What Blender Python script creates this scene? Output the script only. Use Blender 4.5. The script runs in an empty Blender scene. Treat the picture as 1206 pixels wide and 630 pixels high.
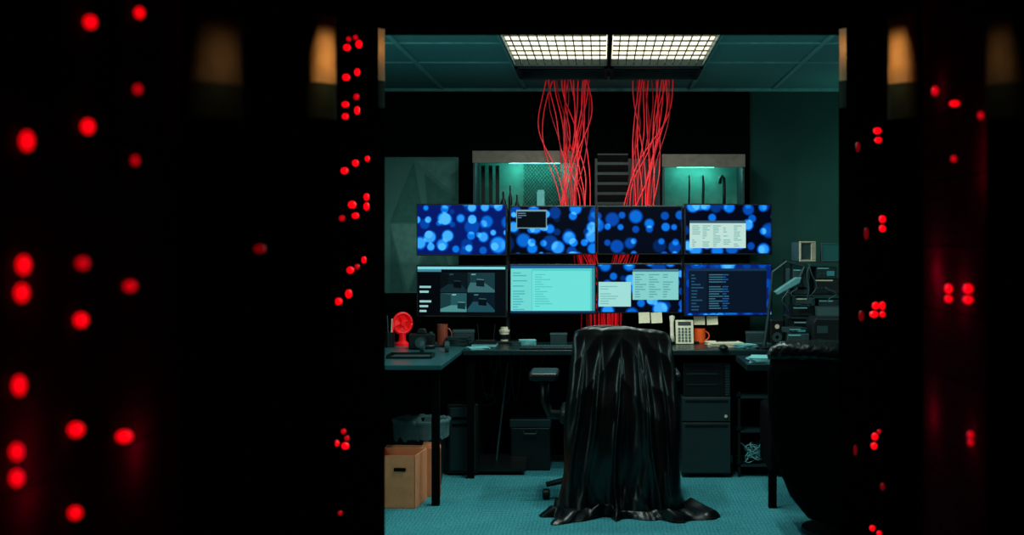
import bpy, math, random
from mathutils import Vector, Matrix, noise
PI = math.pi
S = bpy.context.scene
C = S.collection
F = 1500.0; VX = 708.0; VY = 290.0; CZ = 1.35
def wx(px, y): return (px - VX) * y / F
def wz(py, y): return CZ - (py - VY) * y / F
try:
    S.view_settings.view_transform = 'Standard'
except Exception: pass

# ------------------------------------------------------------------ materials
def lin(c):
    c = c / 255.0
    return c / 12.92 if c <= 0.04045 else ((c + 0.055) / 1.055) ** 2.4
def mat(name, rgb, rough=0.6, metal=0.0, spec=0.5, em=None, es=0.0, var=0.15, scale=20.0, bump=0.0, bscale=60.0, coat=0.0):
    m = bpy.data.materials.new(name); m.use_nodes = True
    nt = m.node_tree; b = nt.nodes['Principled BSDF']
    col = tuple(lin(c) for c in rgb)
    tc = nt.nodes.new('ShaderNodeTexCoord')
    nz = nt.nodes.new('ShaderNodeTexNoise'); nz.inputs['Scale'].default_value = scale
    nt.links.new(tc.outputs['Object'], nz.inputs['Vector'])
    rp = nt.nodes.new('ShaderNodeValToRGB')
    rp.color_ramp.elements[0].position = 0.3; rp.color_ramp.elements[1].position = 0.7
    rp.color_ramp.elements[0].color = tuple(max(0, c * (1 - var)) for c in col) + (1,)
    rp.color_ramp.elements[1].color = tuple(min(1, c * (1 + var)) for c in col) + (1,)
    nt.links.new(nz.outputs['Fac'], rp.inputs['Fac'])
    nt.links.new(rp.outputs['Color'], b.inputs['Base Color'])
    b.inputs['Roughness'].default_value = rough
    b.inputs['Metallic'].default_value = metal
    b.inputs['Specular IOR Level'].default_value = spec
    b.inputs['Coat Weight'].default_value = coat
    if em:
        b.inputs['Emission Color'].default_value = tuple(lin(c) for c in em) + (1,)
        b.inputs['Emission Strength'].default_value = es
    if bump:
        n2 = nt.nodes.new('ShaderNodeTexNoise'); n2.inputs['Scale'].default_value = bscale
        nt.links.new(tc.outputs['Object'], n2.inputs['Vector'])
        bp = nt.nodes.new('ShaderNodeBump'); bp.inputs['Strength'].default_value = bump; bp.inputs['Distance'].default_value = 0.01
        nt.links.new(n2.outputs['Fac'], bp.inputs['Height'])
        nt.links.new(bp.outputs['Normal'], b.inputs['Normal'])
    return m
_em = {}
def emat(rgb, es=1.0):
    k = (rgb, es)
    if k not in _em:
        _em[k] = mat('screen_colour', (2, 2, 3), 0.5, 0, 0.03, em=rgb, es=es)
    return _em[k]
M = dict(
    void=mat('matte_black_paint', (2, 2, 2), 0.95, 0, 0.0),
    rackp=mat('rack_black', (1, 1, 1), 0.9, 0, 0.0),
    rackg=mat('rack_panel_red_haze', (46, 12, 24), 0.9, 0, 0.0),  # red haze on the panels is put into their colour
    steel=mat('warm_satin_steel', (205, 175, 130), 0.6, 0.0, var=0.1),
    steeld=mat('dull_steel', (112, 104, 92), 0.6, 0.0, var=0.2),
    railfade=mat('rail_fade_teal', (46, 60, 52), 0.8, 0.0, 0.1),  # light fading down rails and jambs, put into the colour
    wall=mat('dark_teal_wall', (16, 50, 48), 0.8, 0, 0.2),
    wallr=mat('teal_wall', (32, 72, 66), 0.8, 0, 0.2, var=0.1, scale=3),
    flatblack=mat('flat_black', (5, 9, 10), 0.9, 0, 0.02),  # paints the back wall's shade; also colours the hatch flap
    ceil=mat('ceiling_tile', (84, 146, 146), 0.9, 0, 0.1, var=0.06, scale=60),
    tbar=mat('tbar', (104, 172, 170), 0.6, 0, 0.3),
    desk=mat('desk_top', (34, 80, 84), 0.3, 0, 0.4, var=0.12, scale=6),
    deskd=mat('desk_dark_top', (14, 34, 36), 0.3, 0, 0.5),
    black=mat('black_plastic', (10, 14, 15), 0.4, 0, 0.4),
    blackm=mat('black_metal', (7, 10, 11), 0.5, 0.0, 0.3),
    modesty=mat('modesty_black', (3, 4, 5), 0.9, 0, 0.05),
    leather=mat('glossy_black_leather', (5, 9, 9), 0.32, 0, 0.5, bump=0.1, bscale=12),
    knit=mat('black_fabric', (2, 3, 3), 0.8, 0, 0.03, bump=0.5, bscale=40),
    shiny=mat('crumpled_black', (5, 10, 10), 0.3, 0, 0.5, bump=0.9, bscale=30),
    red=mat('red_cable', (245, 50, 60), 0.45, 0, 0.4, em=(255, 34, 48), es=0.28),  # cables emit faintly; brightness painted in, they are no lamps
    red2=mat('red_cable_dark', (190, 24, 36), 0.45, 0, 0.4, em=(220, 20, 34), es=0.1),  # darker cables with a weaker painted-in glow
    redp=mat('red_plastic', (225, 14, 22), 0.4, 0, 0.4, em=(240, 8, 16), es=0.18),  # slight glow put into the plastic to brighten it
    orange=mat('orange_ceramic', (235, 90, 34), 0.35, 0, 0.5, em=(245, 80, 30), es=0.12),  # slight glow put into the ceramic to brighten it
    brown=mat('brown_ceramic', (130, 56, 38), 0.4, 0, 0.5),
    cream=mat('cream_plastic', (205, 194, 168), 0.5, 0, 0.4),
    paper=mat('paper', (225, 210, 182), 0.8, 0, 0.2, var=0.05),
    teapap=mat('pale_teal_paper', (110, 175, 178), 0.7, 0, 0.2, var=0.1),
    lampg=mat('lamp_head_teal', (84, 140, 142), 0.5, 0, 0.4),
    grey=mat('teal_grey_plastic', (34, 60, 62), 0.5, 0, 0.4),
    cab=mat('teal_cabinet', (20, 42, 46), 0.5, 0, 0.4, var=0.08),
    card=mat('cardboard', (240, 146, 102), 0.85, 0, 0.2, var=0.1, scale=15),
    cardd=mat('cardboard_inner', (150, 92, 62), 0.9, 0, 0.2),
    hutch=mat('hutch_teal', (56, 110, 100), 0.6, 0, 0.3),
    valance=mat('valance_cream', (112, 98, 88), 0.6, 0, 0.3),
    meshg=mat('mesh_green', (24, 52, 48), 0.6, 0, 0.3),
    liner=mat('bin_liner', (104, 144, 148), 0.25, 0, 0.8, bump=0.4, bscale=20),
    led=mat('led_red', (60, 0, 0), 0.4, em=(255, 0, 14), es=1.8),
    led2=mat('led_red_dim', (40, 0, 0), 0.4, em=(255, 0, 22), es=0.65),
    led3=mat('led_red_faint', (10, 0, 0), 0.4, em=(255, 0, 30), es=0.14),
    diff=mat('lamp_diffuser', (250, 240, 220), 0.6, em=(255, 238, 208), es=1.7, var=0.02),
    louv=mat('louvre', (110, 130, 116), 0.5, 0, 0.4),
    poster=mat('poster_teal', (74, 120, 112), 0.7, 0, 0.2, var=0.1, scale=4),
    posterd=mat('poster_dark', (58, 104, 98), 0.7, 0, 0.2),
    posterl=mat('poster_light', (88, 136, 127), 0.7, 0, 0.2),
    chrome=mat('chrome', (190, 215, 215), 0.15, 1.0),
    lampt=mat('lamp_teal', (150, 240, 220), em=(120, 240, 220), es=0.8),
)
class NG:
    def __init__(s, name):
        s.m = bpy.data.materials.new(name); s.m.use_nodes = True; s.nt = s.m.node_tree; s.b = s.nt.nodes['Principled BSDF']
    def n(s, t, **kw):
        q = s.nt.nodes.new(t)
        for k, v in kw.items(): setattr(q, k, v)
        return q
    def l(s, a, b): s.nt.links.new(a, b)
    def math(s, op, a, b=None, c=None, clamp=False):
        q = s.n('ShaderNodeMath', operation=op, use_clamp=clamp)
        for i, v in enumerate((a, b, c)):
            if v is None: continue
            if isinstance(v, (int, float)): q.inputs[i].default_value = v
            else: s.l(v, q.inputs[i])
        return q.outputs[0]
def carpet():
    g = NG('teal_carpet')
    tc = g.n('ShaderNodeTexCoord')
    w = g.n('ShaderNodeTexWave', bands_direction='X'); w.inputs['Scale'].default_value = 17; w.inputs['Distortion'].default_value = 5; w.inputs['Detail'].default_value = 4
    w2 = g.n('ShaderNodeTexWave', bands_direction='Y'); w2.inputs['Scale'].default_value = 8; w2.inputs['Distortion'].default_value = 4; w2.inputs['Detail'].default_value = 4
    n = g.n('ShaderNodeTexNoise'); n.inputs['Scale'].default_value = 60; n.inputs['Detail'].default_value = 6
    n3 = g.n('ShaderNodeTexNoise'); n3.inputs['Scale'].default_value = 2.5; n3.inputs['Detail'].default_value = 3
    for q in (w, w2, n, n3): g.l(tc.outputs['Object'], q.inputs['Vector'])
    a = g.math('MULTIPLY', w.outputs['Fac'], w2.outputs['Fac'])
    a = g.math('MULTIPLY', a, 0.4)
    a2 = g.math('MULTIPLY_ADD', n.outputs['Fac'], 0.8, a)
    a2 = g.math('MULTIPLY_ADD', n3.outputs['Fac'], 0.35, a2)
    r = g.n('ShaderNodeValToRGB')
    r.color_ramp.elements[0].color = (lin(32), lin(96), lin(106), 1); r.color_ramp.elements[1].color = (lin(72), lin(156), lin(166), 1)
    r.color_ramp.elements[0].position = 0.35; r.color_ramp.elements[1].position = 1.1
    g.l(a2, r.inputs['Fac']); g.l(r.outputs['Color'], g.b.inputs['Base Color'])
    g.b.inputs['Roughness'].default_value = 0.95; g.b.inputs['Specular IOR Level'].default_value = 0.1
    bp = g.n('ShaderNodeBump'); bp.inputs['Strength'].default_value = 0.5; bp.inputs['Distance'].default_value = 0.006
    g.l(a2, bp.inputs['Height']); g.l(bp.outputs['Normal'], g.b.inputs['Normal'])
    return g.m
M['carpet'] = carpet()
def dotmat(seed, bg, gain, thr):
    """wallpaper of soft round overlapping light spots shown by a screen"""
    g = NG('screen_dots'); tc = g.n('ShaderNodeTexCoord')
    sp = g.n('ShaderNodeSeparateXYZ'); g.l(tc.outputs['Object'], sp.inputs[0])
    tot = None
    for i, (sc, rr) in enumerate(((6.8, 0.36), (8.2, 0.34), (12.0, 0.34))):
        cb = g.n('ShaderNodeCombineXYZ')
        g.l(g.math('ADD', sp.outputs[0], seed * 1.37 + i * 3.1), cb.inputs[0]); g.l(g.math('ADD', sp.outputs[2], seed * 2.11 + i * 1.7), cb.inputs[1])
        v = g.n('ShaderNodeTexVoronoi', voronoi_dimensions='2D', feature='F1'); v.inputs['Scale'].default_value = sc; v.inputs['Randomness'].default_value = 0.55
        g.l(cb.outputs[0], v.inputs['Vector'])
        sc2 = g.n('ShaderNodeSeparateColor'); g.l(v.outputs['Color'], sc2.inputs[0])
        rad = g.math('MULTIPLY_ADD', sc2.outputs[0], 0.14, rr - 0.10)
        d = g.math('SUBTRACT', rad, v.outputs['Distance'])
        disc = g.math('MULTIPLY', d, 9.0, clamp=True)
        amp = g.math('MULTIPLY', g.math('SUBTRACT', sc2.outputs[1], thr, clamp=True), 1.0 / (1 - thr))
        amp = g.math('POWER', amp, 0.7)
        o = g.math('MULTIPLY', disc, amp)
        tot = o if tot is None else g.math('ADD', tot, o)
    tot = g.math('MULTIPLY', tot, gain)
    r = g.n('ShaderNodeValToRGB'); e = r.color_ramp.elements
    e[0].position = 0; e[0].color = tuple(lin(c) for c in bg) + (1,)
    e[1].position = 1; e[1].color = (lin(80), lin(190), 1.0, 1)
    q = r.color_ramp.elements.new(0.35); q.color = (lin(2), lin(74), lin(180), 1)
    q = r.color_ramp.elements.new(0.7); q.color = (lin(10), lin(134), lin(248), 1)
    g.l(tot, r.inputs['Fac']); g.l(r.outputs['Color'], g.b.inputs['Emission Color']); g.b.inputs['Emission Strength'].default_value = 1.0
    g.b.inputs['Base Color'].default_value = (0.0005, 0.0005, 0.001, 1); g.b.inputs['Roughness'].default_value = 0.5; g.b.inputs['Specular IOR Level'].default_value = 0.03
    return g.m

# ------------------------------------------------------------------ mesh builder
class MB:
    def __init__(s): s.v = []; s.f = []; s.m = []; s.mi = 0
    def add(s, vs, fs):
        o = len(s.v); s.v += [tuple(q) for q in vs]
        for f in fs: s.f.append([i + o for i in f]); s.m.append(s.mi)
        return s
    def box(s, x0, x1, y0, y1, z0, z1, M4=None):
        vs = [Vector((x, y, z)) for z in (z0, z1) for y in (y0, y1) for x in (x0, x1)]
        if M4 is not None: vs = [M4 @ q for q in vs]
        return s.add(vs, [(0, 2, 3, 1), (4, 5, 7, 6), (0, 1, 5, 4), (2, 6, 7, 3), (0, 4, 6, 2), (1, 3, 7, 5)])
    def quad(s, x0, x1, z0, z1, y):
        return s.add([(x0, y, z0), (x1, y, z0), (x1, y, z1), (x0, y, z1)], [(0, 1, 2, 3)])
    def tube(s, pts, r, n=8, caps=True):
        pts = [Vector(p) for p in pts]; rr = r if isinstance(r, (list, tuple)) else [r] * len(pts)
        vs = []; prev = None
        for i, p in enumerate(pts):
            t = (pts[min(i + 1, len(pts) - 1)] - pts[max(i - 1, 0)]).normalized()
            a = prev if prev is not None else (Vector((1, 0, 0)) if abs(t.x) < 0.9 else Vector((0, 1, 0)))
            u = (a - t * a.dot(t)).normalized(); w = t.cross(u); prev = u
            for k in range(n):
                an = 2 * PI * k / n; vs.append(p + (u * math.cos(an) + w * math.sin(an)) * rr[i])
        fs = [(i * n + k, i * n + (k + 1) % n, (i + 1) * n + (k + 1) % n, (i + 1) * n + k) for i in range(len(pts) - 1) for k in range(n)]
        if caps: fs += [tuple(reversed(range(n))), tuple(range((len(pts) - 1) * n, len(pts) * n))]
        return s.add(vs, fs)
    def lathe(s, prof, c=(0, 0, 0), n=24, axis='z'):
        vs = []
        for (r, h) in prof:
            for k in range(n):
                a = 2 * PI * k / n
                p = (r * math.cos(a), r * math.sin(a), h)
                if axis == 'y': p = (p[0], p[2], p[1])
                if axis == 'x': p = (p[2], p[0], p[1])
                vs.append((p[0] + c[0], p[1] + c[1], p[2] + c[2]))
        L = len(prof)
        fs = [(i * n + k, i * n + (k + 1) % n, (i + 1) * n + (k + 1) % n, (i + 1) * n + k) for i in range(L - 1) for k in range(n)]
        fs += [tuple(reversed(range(n))), tuple(range((L - 1) * n, L * n))]
        return s.add(vs, fs)
    def ell(s, c, rx, ry, rz, n=14, m=9):
        vs = []
        for i in range(1, m):
            t = PI * i / m
            for k in range(n):
                a = 2 * PI * k / n
                vs.append((c[0] + rx * math.sin(t) * math.cos(a), c[1] + ry * math.sin(t) * math.sin(a), c[2] + rz * math.cos(t)))
        vs += [(c[0], c[1], c[2] + rz), (c[0], c[1], c[2] - rz)]
        T = len(vs) - 2
        fs = [(i * n + k, (i + 1) * n + k, (i + 1) * n + (k + 1) % n, i * n + (k + 1) % n) for i in range(m - 2) for k in range(n)]
        fs += [(T, k, (k + 1) % n) for k in range(n)] + [(T + 1, (m - 2) * n + (k + 1) % n, (m - 2) * n + k) for k in range(n)]
        return s.add(vs, fs)
    def prism(s, poly, y0, y1):
        n = len(poly)
        vs = [(x, y0, z) for x, z in poly] + [(x, y1, z) for x, z in poly]
        return s.add(vs, [tuple(range(n)), tuple(reversed(range(n, 2 * n)))] + [(i, i + n, (i + 1) % n + n, (i + 1) % n) for i in range(n)])
    def build(s, name, mats, parent=None, bevel=0, smooth=False, seg=2):
        me = bpy.data.meshes.new(name); me.from_pydata(s.v, [], s.f); me.update()
        if not isinstance(mats, (list, tuple)): mats = [mats]
        for q in mats: me.materials.append(q)
        for p, mi in zip(me.polygons, s.m): p.material_index = mi; p.use_smooth = smooth
        o = bpy.data.objects.new(name, me); C.objects.link(o)
        if parent: o.parent = parent
        if bevel:
            b = o.modifiers.new('bevel', 'BEVEL'); b.width = bevel; b.segments = seg; b.limit_method = 'ANGLE'
        return o
def tag(o, label, cat, group=None, loc=None, rot=None):
    o['label'] = label; o['category'] = cat
    if group: o['group'] = group
    if loc: o.location = loc
    if rot: o.rotation_euler = rot
    return o
def thing(name, label, cat, loc=(0, 0, 0), rz=0, group=None):
    o = bpy.data.objects.new(name, None); C.objects.link(o); o.empty_display_size = 0.1
    return tag(o, label, cat, group, loc, (0, 0, rz))
def struct(name, mb, m, bevel=0):
    o = mb.build(name, m, bevel=bevel); o['kind'] = 'structure'; return o
def solo(mb, name, m, label, cat, loc=(0, 0, 0), rot=(0, 0, 0), group=None, bevel=0, smooth=False):
    return tag(mb.build(name, m, bevel=bevel, smooth=smooth), label, cat, group, loc, rot)
R = math.radians
def lamp(kind, loc, e, col, rot=(0, 0, 0), name='lamp_light', **kw):
    l = bpy.data.lights.new(name, kind); l.energy = e; l.color = col
    for k, v in kw.items(): setattr(l, k, v)
    o = bpy.data.objects.new(name, l); C.objects.link(o); o.location = loc; o.rotation_euler = rot; return o

# ------------------------------------------------------------------ setting
YB = 8.57; YD = 5.0; ZC = 2.41; XL = -0.84; XR = 0.925
struct('floor', MB().box(-2.2, 2.2, YD - 0.06, YB, -0.1, 0), M['carpet'])
struct('floor.001', MB().box(-2.2, 2.2, -0.8, YD - 0.06, -0.1, 0), M['void'])
struct('ceiling', MB().box(-2.2, -0.511, YD, YB, ZC, ZC + 0.05).box(0.601, 2.2, YD, YB, ZC, ZC + 0.05)
       .box(-0.511, 0.601, YD, 5.75, ZC, ZC + 0.05).box(-0.511, 0.601, 7.96, YB, ZC, ZC + 0.05), M['ceil'])
struct('ceiling.001', MB().box(-2.2, 2.2, -0.8, YD, 2.6, 2.65), M['void'])
struct('ceiling.002', MB().box(-2.2, 2.2, YD, YB, 2.7, 2.75), M['void'])
struct('wall_back', MB().box(-2.2, 2.2, YB, YB + 0.1, 0, 2.75), M['wallr'])
struct('wall_left', MB().box(-2.3, -2.2, YD, YB, 0, 2.75), M['wall'])
struct('wall_right', MB().box(2.2, 2.3, YD, YB, 0, 2.75), M['wall'])
struct('wall_left.001', MB().box(-2.3, -2.2, -0.8, YD, 0, 2.65), M['void'])
struct('wall_right.001', MB().box(2.2, 2.3, -0.8, YD, 0, 2.65), M['void'])
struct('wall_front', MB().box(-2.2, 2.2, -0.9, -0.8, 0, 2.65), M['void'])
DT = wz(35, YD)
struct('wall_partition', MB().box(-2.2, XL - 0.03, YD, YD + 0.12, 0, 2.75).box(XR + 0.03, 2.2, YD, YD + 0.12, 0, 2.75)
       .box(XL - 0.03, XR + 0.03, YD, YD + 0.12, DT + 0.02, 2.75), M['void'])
tb = MB()
for k in (-3, -2, -1, 1, 2, 3):
    x = 0.045 + k * 0.556
    tb.box(x - 0.011, x + 0.011, YD + 0.15, YB - 0.01, ZC - 0.008, ZC + 0.001)
for y in (5.93, 6.63, 7.33):
    tb.box(-2.2, -0.525, y - 0.011, y + 0.011, ZC - 0.007, ZC + 0.001); tb.box(0.615, 2.2, y - 0.011, y + 0.011, ZC - 0.007, ZC + 0.001)
tb.box(-2.2, 2.2, YB - 0.025, YB, ZC - 0.02, ZC)
struct('trim_1', tb, M['tbar'])

def arc_post(L, t0, t1, h0, h1, sgn, depth=0.03, n=14):
    m = MB(); pts = []; x = 0; y = 0
    for i in range(n + 1):
        pts.append((x, y)); t = math.radians(t0 + (t1 - t0) * (i + 0.5) / n)
        x += (L / n) * math.sin(t); y += (L / n) * math.cos(t)
    vs = []
    for (a, b) in pts: vs += [(sgn * a, b, h0), (sgn * a, b, h1)]
    o = len(vs)
    vs += [(-sgn * depth, 0, h0), (-sgn * depth, 0, h1), (-sgn * depth, y, h0), (-sgn * depth, y, h1)]
    fs = [(2 * i, 2 * i + 2, 2 * i + 3, 2 * i + 1) for i in range(n)]
    fs += [(0, 1, o + 1, o), (2 * n, o + 2, o + 3, 2 * n + 1), (o, o + 1, o + 3, o + 2)]
    fs += [tuple([2 * i + 1 for i in range(n + 1)] + [o + 3, o + 1]), tuple([2 * i for i in range(n + 1)] + [o + 2, o])]
    m.add(vs, fs); return m
WARM = (1.0, 0.50, 0.18)
for i, (X, s) in enumerate(((XL - 0.03, 1), (XR + 0.03, -1))):
    za, zb_ = wz(128, YD), wz(96, YD)
    for nm, q0, q1, mm in (('door_%d' % (i + 1), 0, za, M['void']), ('trim_%d' % (i + 5), za, zb_, M['railfade']), ('trim_%d' % (i + 3), zb_, DT, M['steel'])):  # jamb banded steel, teal, black: fading light painted in
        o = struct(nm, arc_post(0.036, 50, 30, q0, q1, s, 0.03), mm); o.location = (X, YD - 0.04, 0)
    lamp('POINT', (X + s * 0.05, YD - 0.075, wz(58, YD)), 0.085, WARM, name='added_rail_light', shadow_soft_size=0.003)  # added lamp imitating the ceiling light's reflection on the jamb
struct('trim_2', MB().box(XL - 0.03, XR + 0.03, YD - 0.01, YD + 0.13, DT, DT + 0.02), M['void'])

# ------------------------------------------------------------------ server racks
def rack(label, side, y0, y1, post, leds, glows=()):
    X = XL if side < 0 else XR
    s = -side
    t = thing('server_rack', label, 'server rack', (X, y0, 0), 0, 'server racks lining the aisle')
    D = y1 - y0; H = 2.3
    def bx(m, a0, a1, y_0, y_1, z0, z1):
        xs = sorted((-s * a0, -s * a1)); return m.box(xs[0], xs[1], y_0, y_1, z0, z1)
    f = MB()
    bx(f, 0.03, 0.9, 0, 0.03, 0.05, H); bx(f, 0.03, 0.9, D - 0.03, D, 0.05, H); bx(f, 0.03, 0.9, 0, D, H - 0.03, H)
    bx(f, 0.03, 0.9, 0, D, 0.05, 0.08); bx(f, 0.87, 0.9, 0, D, 0.05, H)
    f.build('frame', M['rackp'], t)
    for yy in (0.08, D - 0.12):
        for aa in (0.1, 0.8):
            b = MB(); bx(b, aa, aa + 0.05, yy, yy + 0.05, 0, 0.05); b.build('foot', M['rackp'], t)
    ps = 0.0
    if post:
        L, t0, t1, mt, pw, o0 = post
        tm = R((t0 + t1) / 2); yc = y0 + o0 + L / 2 * math.cos(tm); zb = wz(140, yc); zm = wz(98, yc); zt = wz(18, yc)
        for (za, zb2, mm, nm) in ((0.05, zb, M['rackp'], 'unlit_black_rail'), (zt, H, M['rackp'], 'unlit_black_rail'), (zm, zt, mt, 'satin_rail'), (zb, zm, M['railfade'], 'fading_rail')):  # one rail split into tones, painting the light's fade down it
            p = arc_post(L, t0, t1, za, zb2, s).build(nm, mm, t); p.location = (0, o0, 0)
            for q in p.data.polygons: q.use_smooth = len(q.vertices) == 4 and abs(q.normal.z) < 0.1
        ps = o0 + L * math.cos(tm) + 0.01
        xm = L / 2 * math.sin(tm); dd = 0.05
        for (pq, fr, colr) in ((48, 0.55, WARM), (70, 0.4, WARM), (100, 0.05, (0.4, 0.9, 0.7))):
            lamp('POINT', (X + s * (xm + dd * math.cos(tm)), yc - dd * math.sin(tm), wz(pq, yc)), pw * fr, colr, name='added_rail_light', shadow_soft_size=0.004)  # added lamps imitating the ceiling light reflected in the rail
    nP = 12; z0 = 0.1; hp = (H - 0.15) / nP
    panels = []
    for i in range(nP):
        m = MB(); zb = z0 + i * hp
        bx(m, 0.012, 0.6, ps + 0.035, D - 0.035, zb, zb + hp - 0.004)
        for k in range(4):
            bx(m, 0.011, 0.012, ps + 0.08, D - 0.1, zb + 0.03 + k * 0.03, zb + 0.04 + k * 0.03)
        panels.append(m.build('server_panel', M['rackg'] if glows else M['rackp'], t))
    for (px, py, w, h, lv) in leds:
        dx = abs(px - VX); y = F * abs(X) / dx; z = CZ - (py - VY) * y / F
        sc = F / y
        i = min(nP - 1, max(0, int((z - z0) / hp)))
        m = MB(); ry = w / sc / 2; rz = h / sc / 2
        yl = min(max(y - y0, 0.02), D - 0.02)
        m.ell((s * 0.002, yl, z), ry, ry, rz)
        m.build('indicator_light', M[('led', 'led2', 'led3')[lv]], panels[i], smooth=True)
    for (px, py, e) in glows:
        y = F * abs(X) / abs(px - VX); z = CZ - (py - VY) * y / F
        lamp('POINT', (X + s * 0.03, y, z), e, (1, 0.0, 0.14), name='added_red_haze', shadow_soft_size=0.012)  # added red lamp without a fitting, for haze on the panels
    return t
L1 = [(30,166,12,20,0),(26,312,12,19,0),(24,345,12,18,0),(21,454,11,20,0),(18,532,11,16,0),(18,563,11,16,0),
      (105,26,12,13,0),(102,149,12,15,0),(96,310,13,13,1),(94,377,13,14,0),(88,506,15,14,0),(87,604,12,12,0),
      (163,15,9,11,0),(161,105,8,10,1),(158,189,7,10,1),(152,337,14,12,1),(145,514,16,12,0)]
L2 = [(305,293,14,10,2)]
L3 = [(408,56,8,7,0),(422,52,7,9,0),(418,44,5,5,1),(410,46,5,5,1),(407,91,8,7,0),(420,85,6,8,0),(419,114,6,7,1),(406,123,8,6,0),(420,130,6,9,0),(406,137,7,6,0),
      (405,201,8,7,0),(418,192,7,7,0),(432,187,5,6,0),(414,241,9,8,0),(431,232,6,8,0),(402,257,6,6,1),(418,254,8,6,0),(431,243,6,9,0),
      (412,318,8,7,0),(428,306,5,7,0),(420,314,5,5,1),(398,355,8,7,0),(410,346,7,9,0),(395,522,7,6,0),(406,525,8,7,0),(404,508,5,5,1),(408,516,5,5,1),(400,604,4,4,1)]
R2 = [(1102,107,8,11,1),(1125,122,11,6,0),(1156,136,6,8,1),(1124,187,6,7,1),(1118,340,8,10,0),(1118,352,8,7,0),(1141,340,10,10,0),(1141,353,10,8,0),
      (1144,512,7,8,1),(1144,521,6,7,1)]
R3 = [(1034,154,9,7,0),(1035,165,8,6,0),(1011,173,5,12,2),(1040,258,7,8,0),(1040,269,7,7,0),(1021,275,5,14,2),(1032,360,8,8,0),(1040,360,6,9,0),(1030,370,10,7,0),(1040,370,6,6,0),
      (1015,372,6,12,2),(1031,514,7,8,0),(1030,525,7,7,0),(1008,530,4,12,2),(1040,573,5,8,2),(1028,622,6,6,0),(1036,628,5,5,0),(1036,508,4,4,1)]
rack('black server rack nearest on the left with widely scattered large red lights', -1, 1.55, 2.62, None, L1, ((42, 330, 0.02), (36, 545, 0.07), (42, 585, 0.07), (168, 528, 0.14), (40, 500, 0.02)))
rack('black server rack with a dim grey-brown rail, middle of the left row', -1, 2.64, 3.72, (0.11, 52, 28, M['steeld'], 0.04, 0.01), L2)
rack('black server rack with many small red lights just left of the doorway', -1, 3.74, 4.9, (0.075, 52, 28, M['steel'], 0.18, 0.01), L3)
rack('black server rack at the right picture edge with a dim rail', 1, 2.80, 3.74, (0.07, 52, 28, M['steeld'], 0.03, 0.06), R2, ((1098, 318, 0.26), (1102, 338, 0.2), (1130, 346, 0.22), (1095, 488, 0.2), (1154, 205, 0.10), (1156, 165, 0.07), (1104, 107, 0.06), (1140, 515, 0.07)))
rack('black server rack with paired red lights just right of the doorway', 1, 3.76, 4.9, (0.075, 52, 28, M['steel'], 0.17, 0.08), R3)

# ------------------------------------------------------------------ ceiling lights and hatch
for i, (x0, x1) in enumerate(((-0.508, 0.038), (0.052, 0.598))):
    t = thing('ceiling_light', ('left' if i == 0 else 'right') + ' one of the two lit ceiling light panels with a square grid louvre', 'ceiling light', (x0, 5.76, ZC), 0, 'grid louvre ceiling lights')
    W = x1 - x0; Dp = 1.66
    MB().box(0, W, 0, 0.015, -0.012, 0.06).box(0, W, Dp - 0.015, Dp, -0.012, 0.06).box(0, 0.006, 0, Dp, -0.012, 0.06).box(W - 0.006, W, 0, Dp, -0.012, 0.06).build('frame', M['grey'], t)
    MB().box(0.002, W - 0.002, 0.002, Dp - 0.002, 0.03, 0.04).build('diffuser', M['diff'], t)
    g = MB()
    for k in range(1, 12): g.box(k * W / 12 - 0.003, k * W / 12 + 0.003, 0.01, Dp - 0.01, 0, 0.006)
    n = 10
    for k in range(1, n): g.box(0.01, W - 0.01, k * Dp / n - 0.011, k * Dp / n + 0.011, 0.0, 0.006)
    g.build('louvre', M['louv'], t)
    h = thing('ceiling_hatch_frame', ('left' if i == 0 else 'right') + ' dark open ceiling hatch where the red cables come down', 'hatch', (x0, 7.45, ZC), 0, 'open ceiling hatches')
    MB().box(0, W, 0, 0.02, -0.02, 0.03).box(0, W, 0.48, 0.5, -0.02, 0.03).box(0, 0.02, 0, 0.5, -0.02, 0.03).box(W - 0.02, W, 0, 0.5, -0.02, 0.03).build('frame', M['cab'], h)
    MB().box(0.02, W - 0.02, 0.02, 0.12, -0.012, 0.0).build('flap', M['flatblack'], h)

# ------------------------------------------------------------------ back wall fittings
xb = wx(883, YB - 0.02)
solo(MB().box(-2.15, xb, -0.02, -0.002, 0.0, ZC - 0.025), 'wall_shade_panel', M['flatblack'], 'added black panel painting in the wall shade behind the monitors and cables', 'shade panel', (0, YB, 0))  # added panel; its black stands for shade on the back wall
pz = MB(); w0, w1 = wx(458, 8.53) - 0.15, wx(540, 8.53); z1, z0 = wz(185, 8.53), wz(345, 8.53)
pz.box(w0, w1, 0, 0.012, z0, z1)
def tri(a, b, c, mi):
    pz.mi = mi; pz.add([(wx(p[0], 8.52), -0.002, wz(p[1], 8.52)) for p in (a, b, c)], [(0, 1, 2)])
tri((459, 262), (487, 190), (500, 262), 1); tri((459, 264), (510, 264), (480, 343), 2); tri((500, 205), (538, 235), (505, 262), 1); tri((482, 343), (514, 264), (538, 343), 1); tri((490, 189), (536, 189), (536, 230), 2); tri((460, 270), (476, 343), (460, 343), 1)
solo(pz, 'wall_poster', [M['poster'], M['posterd'], M['posterl']], 'teal wall poster of faceted angular shapes left of the monitors', 'poster', (0, 8.53, 0))
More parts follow.
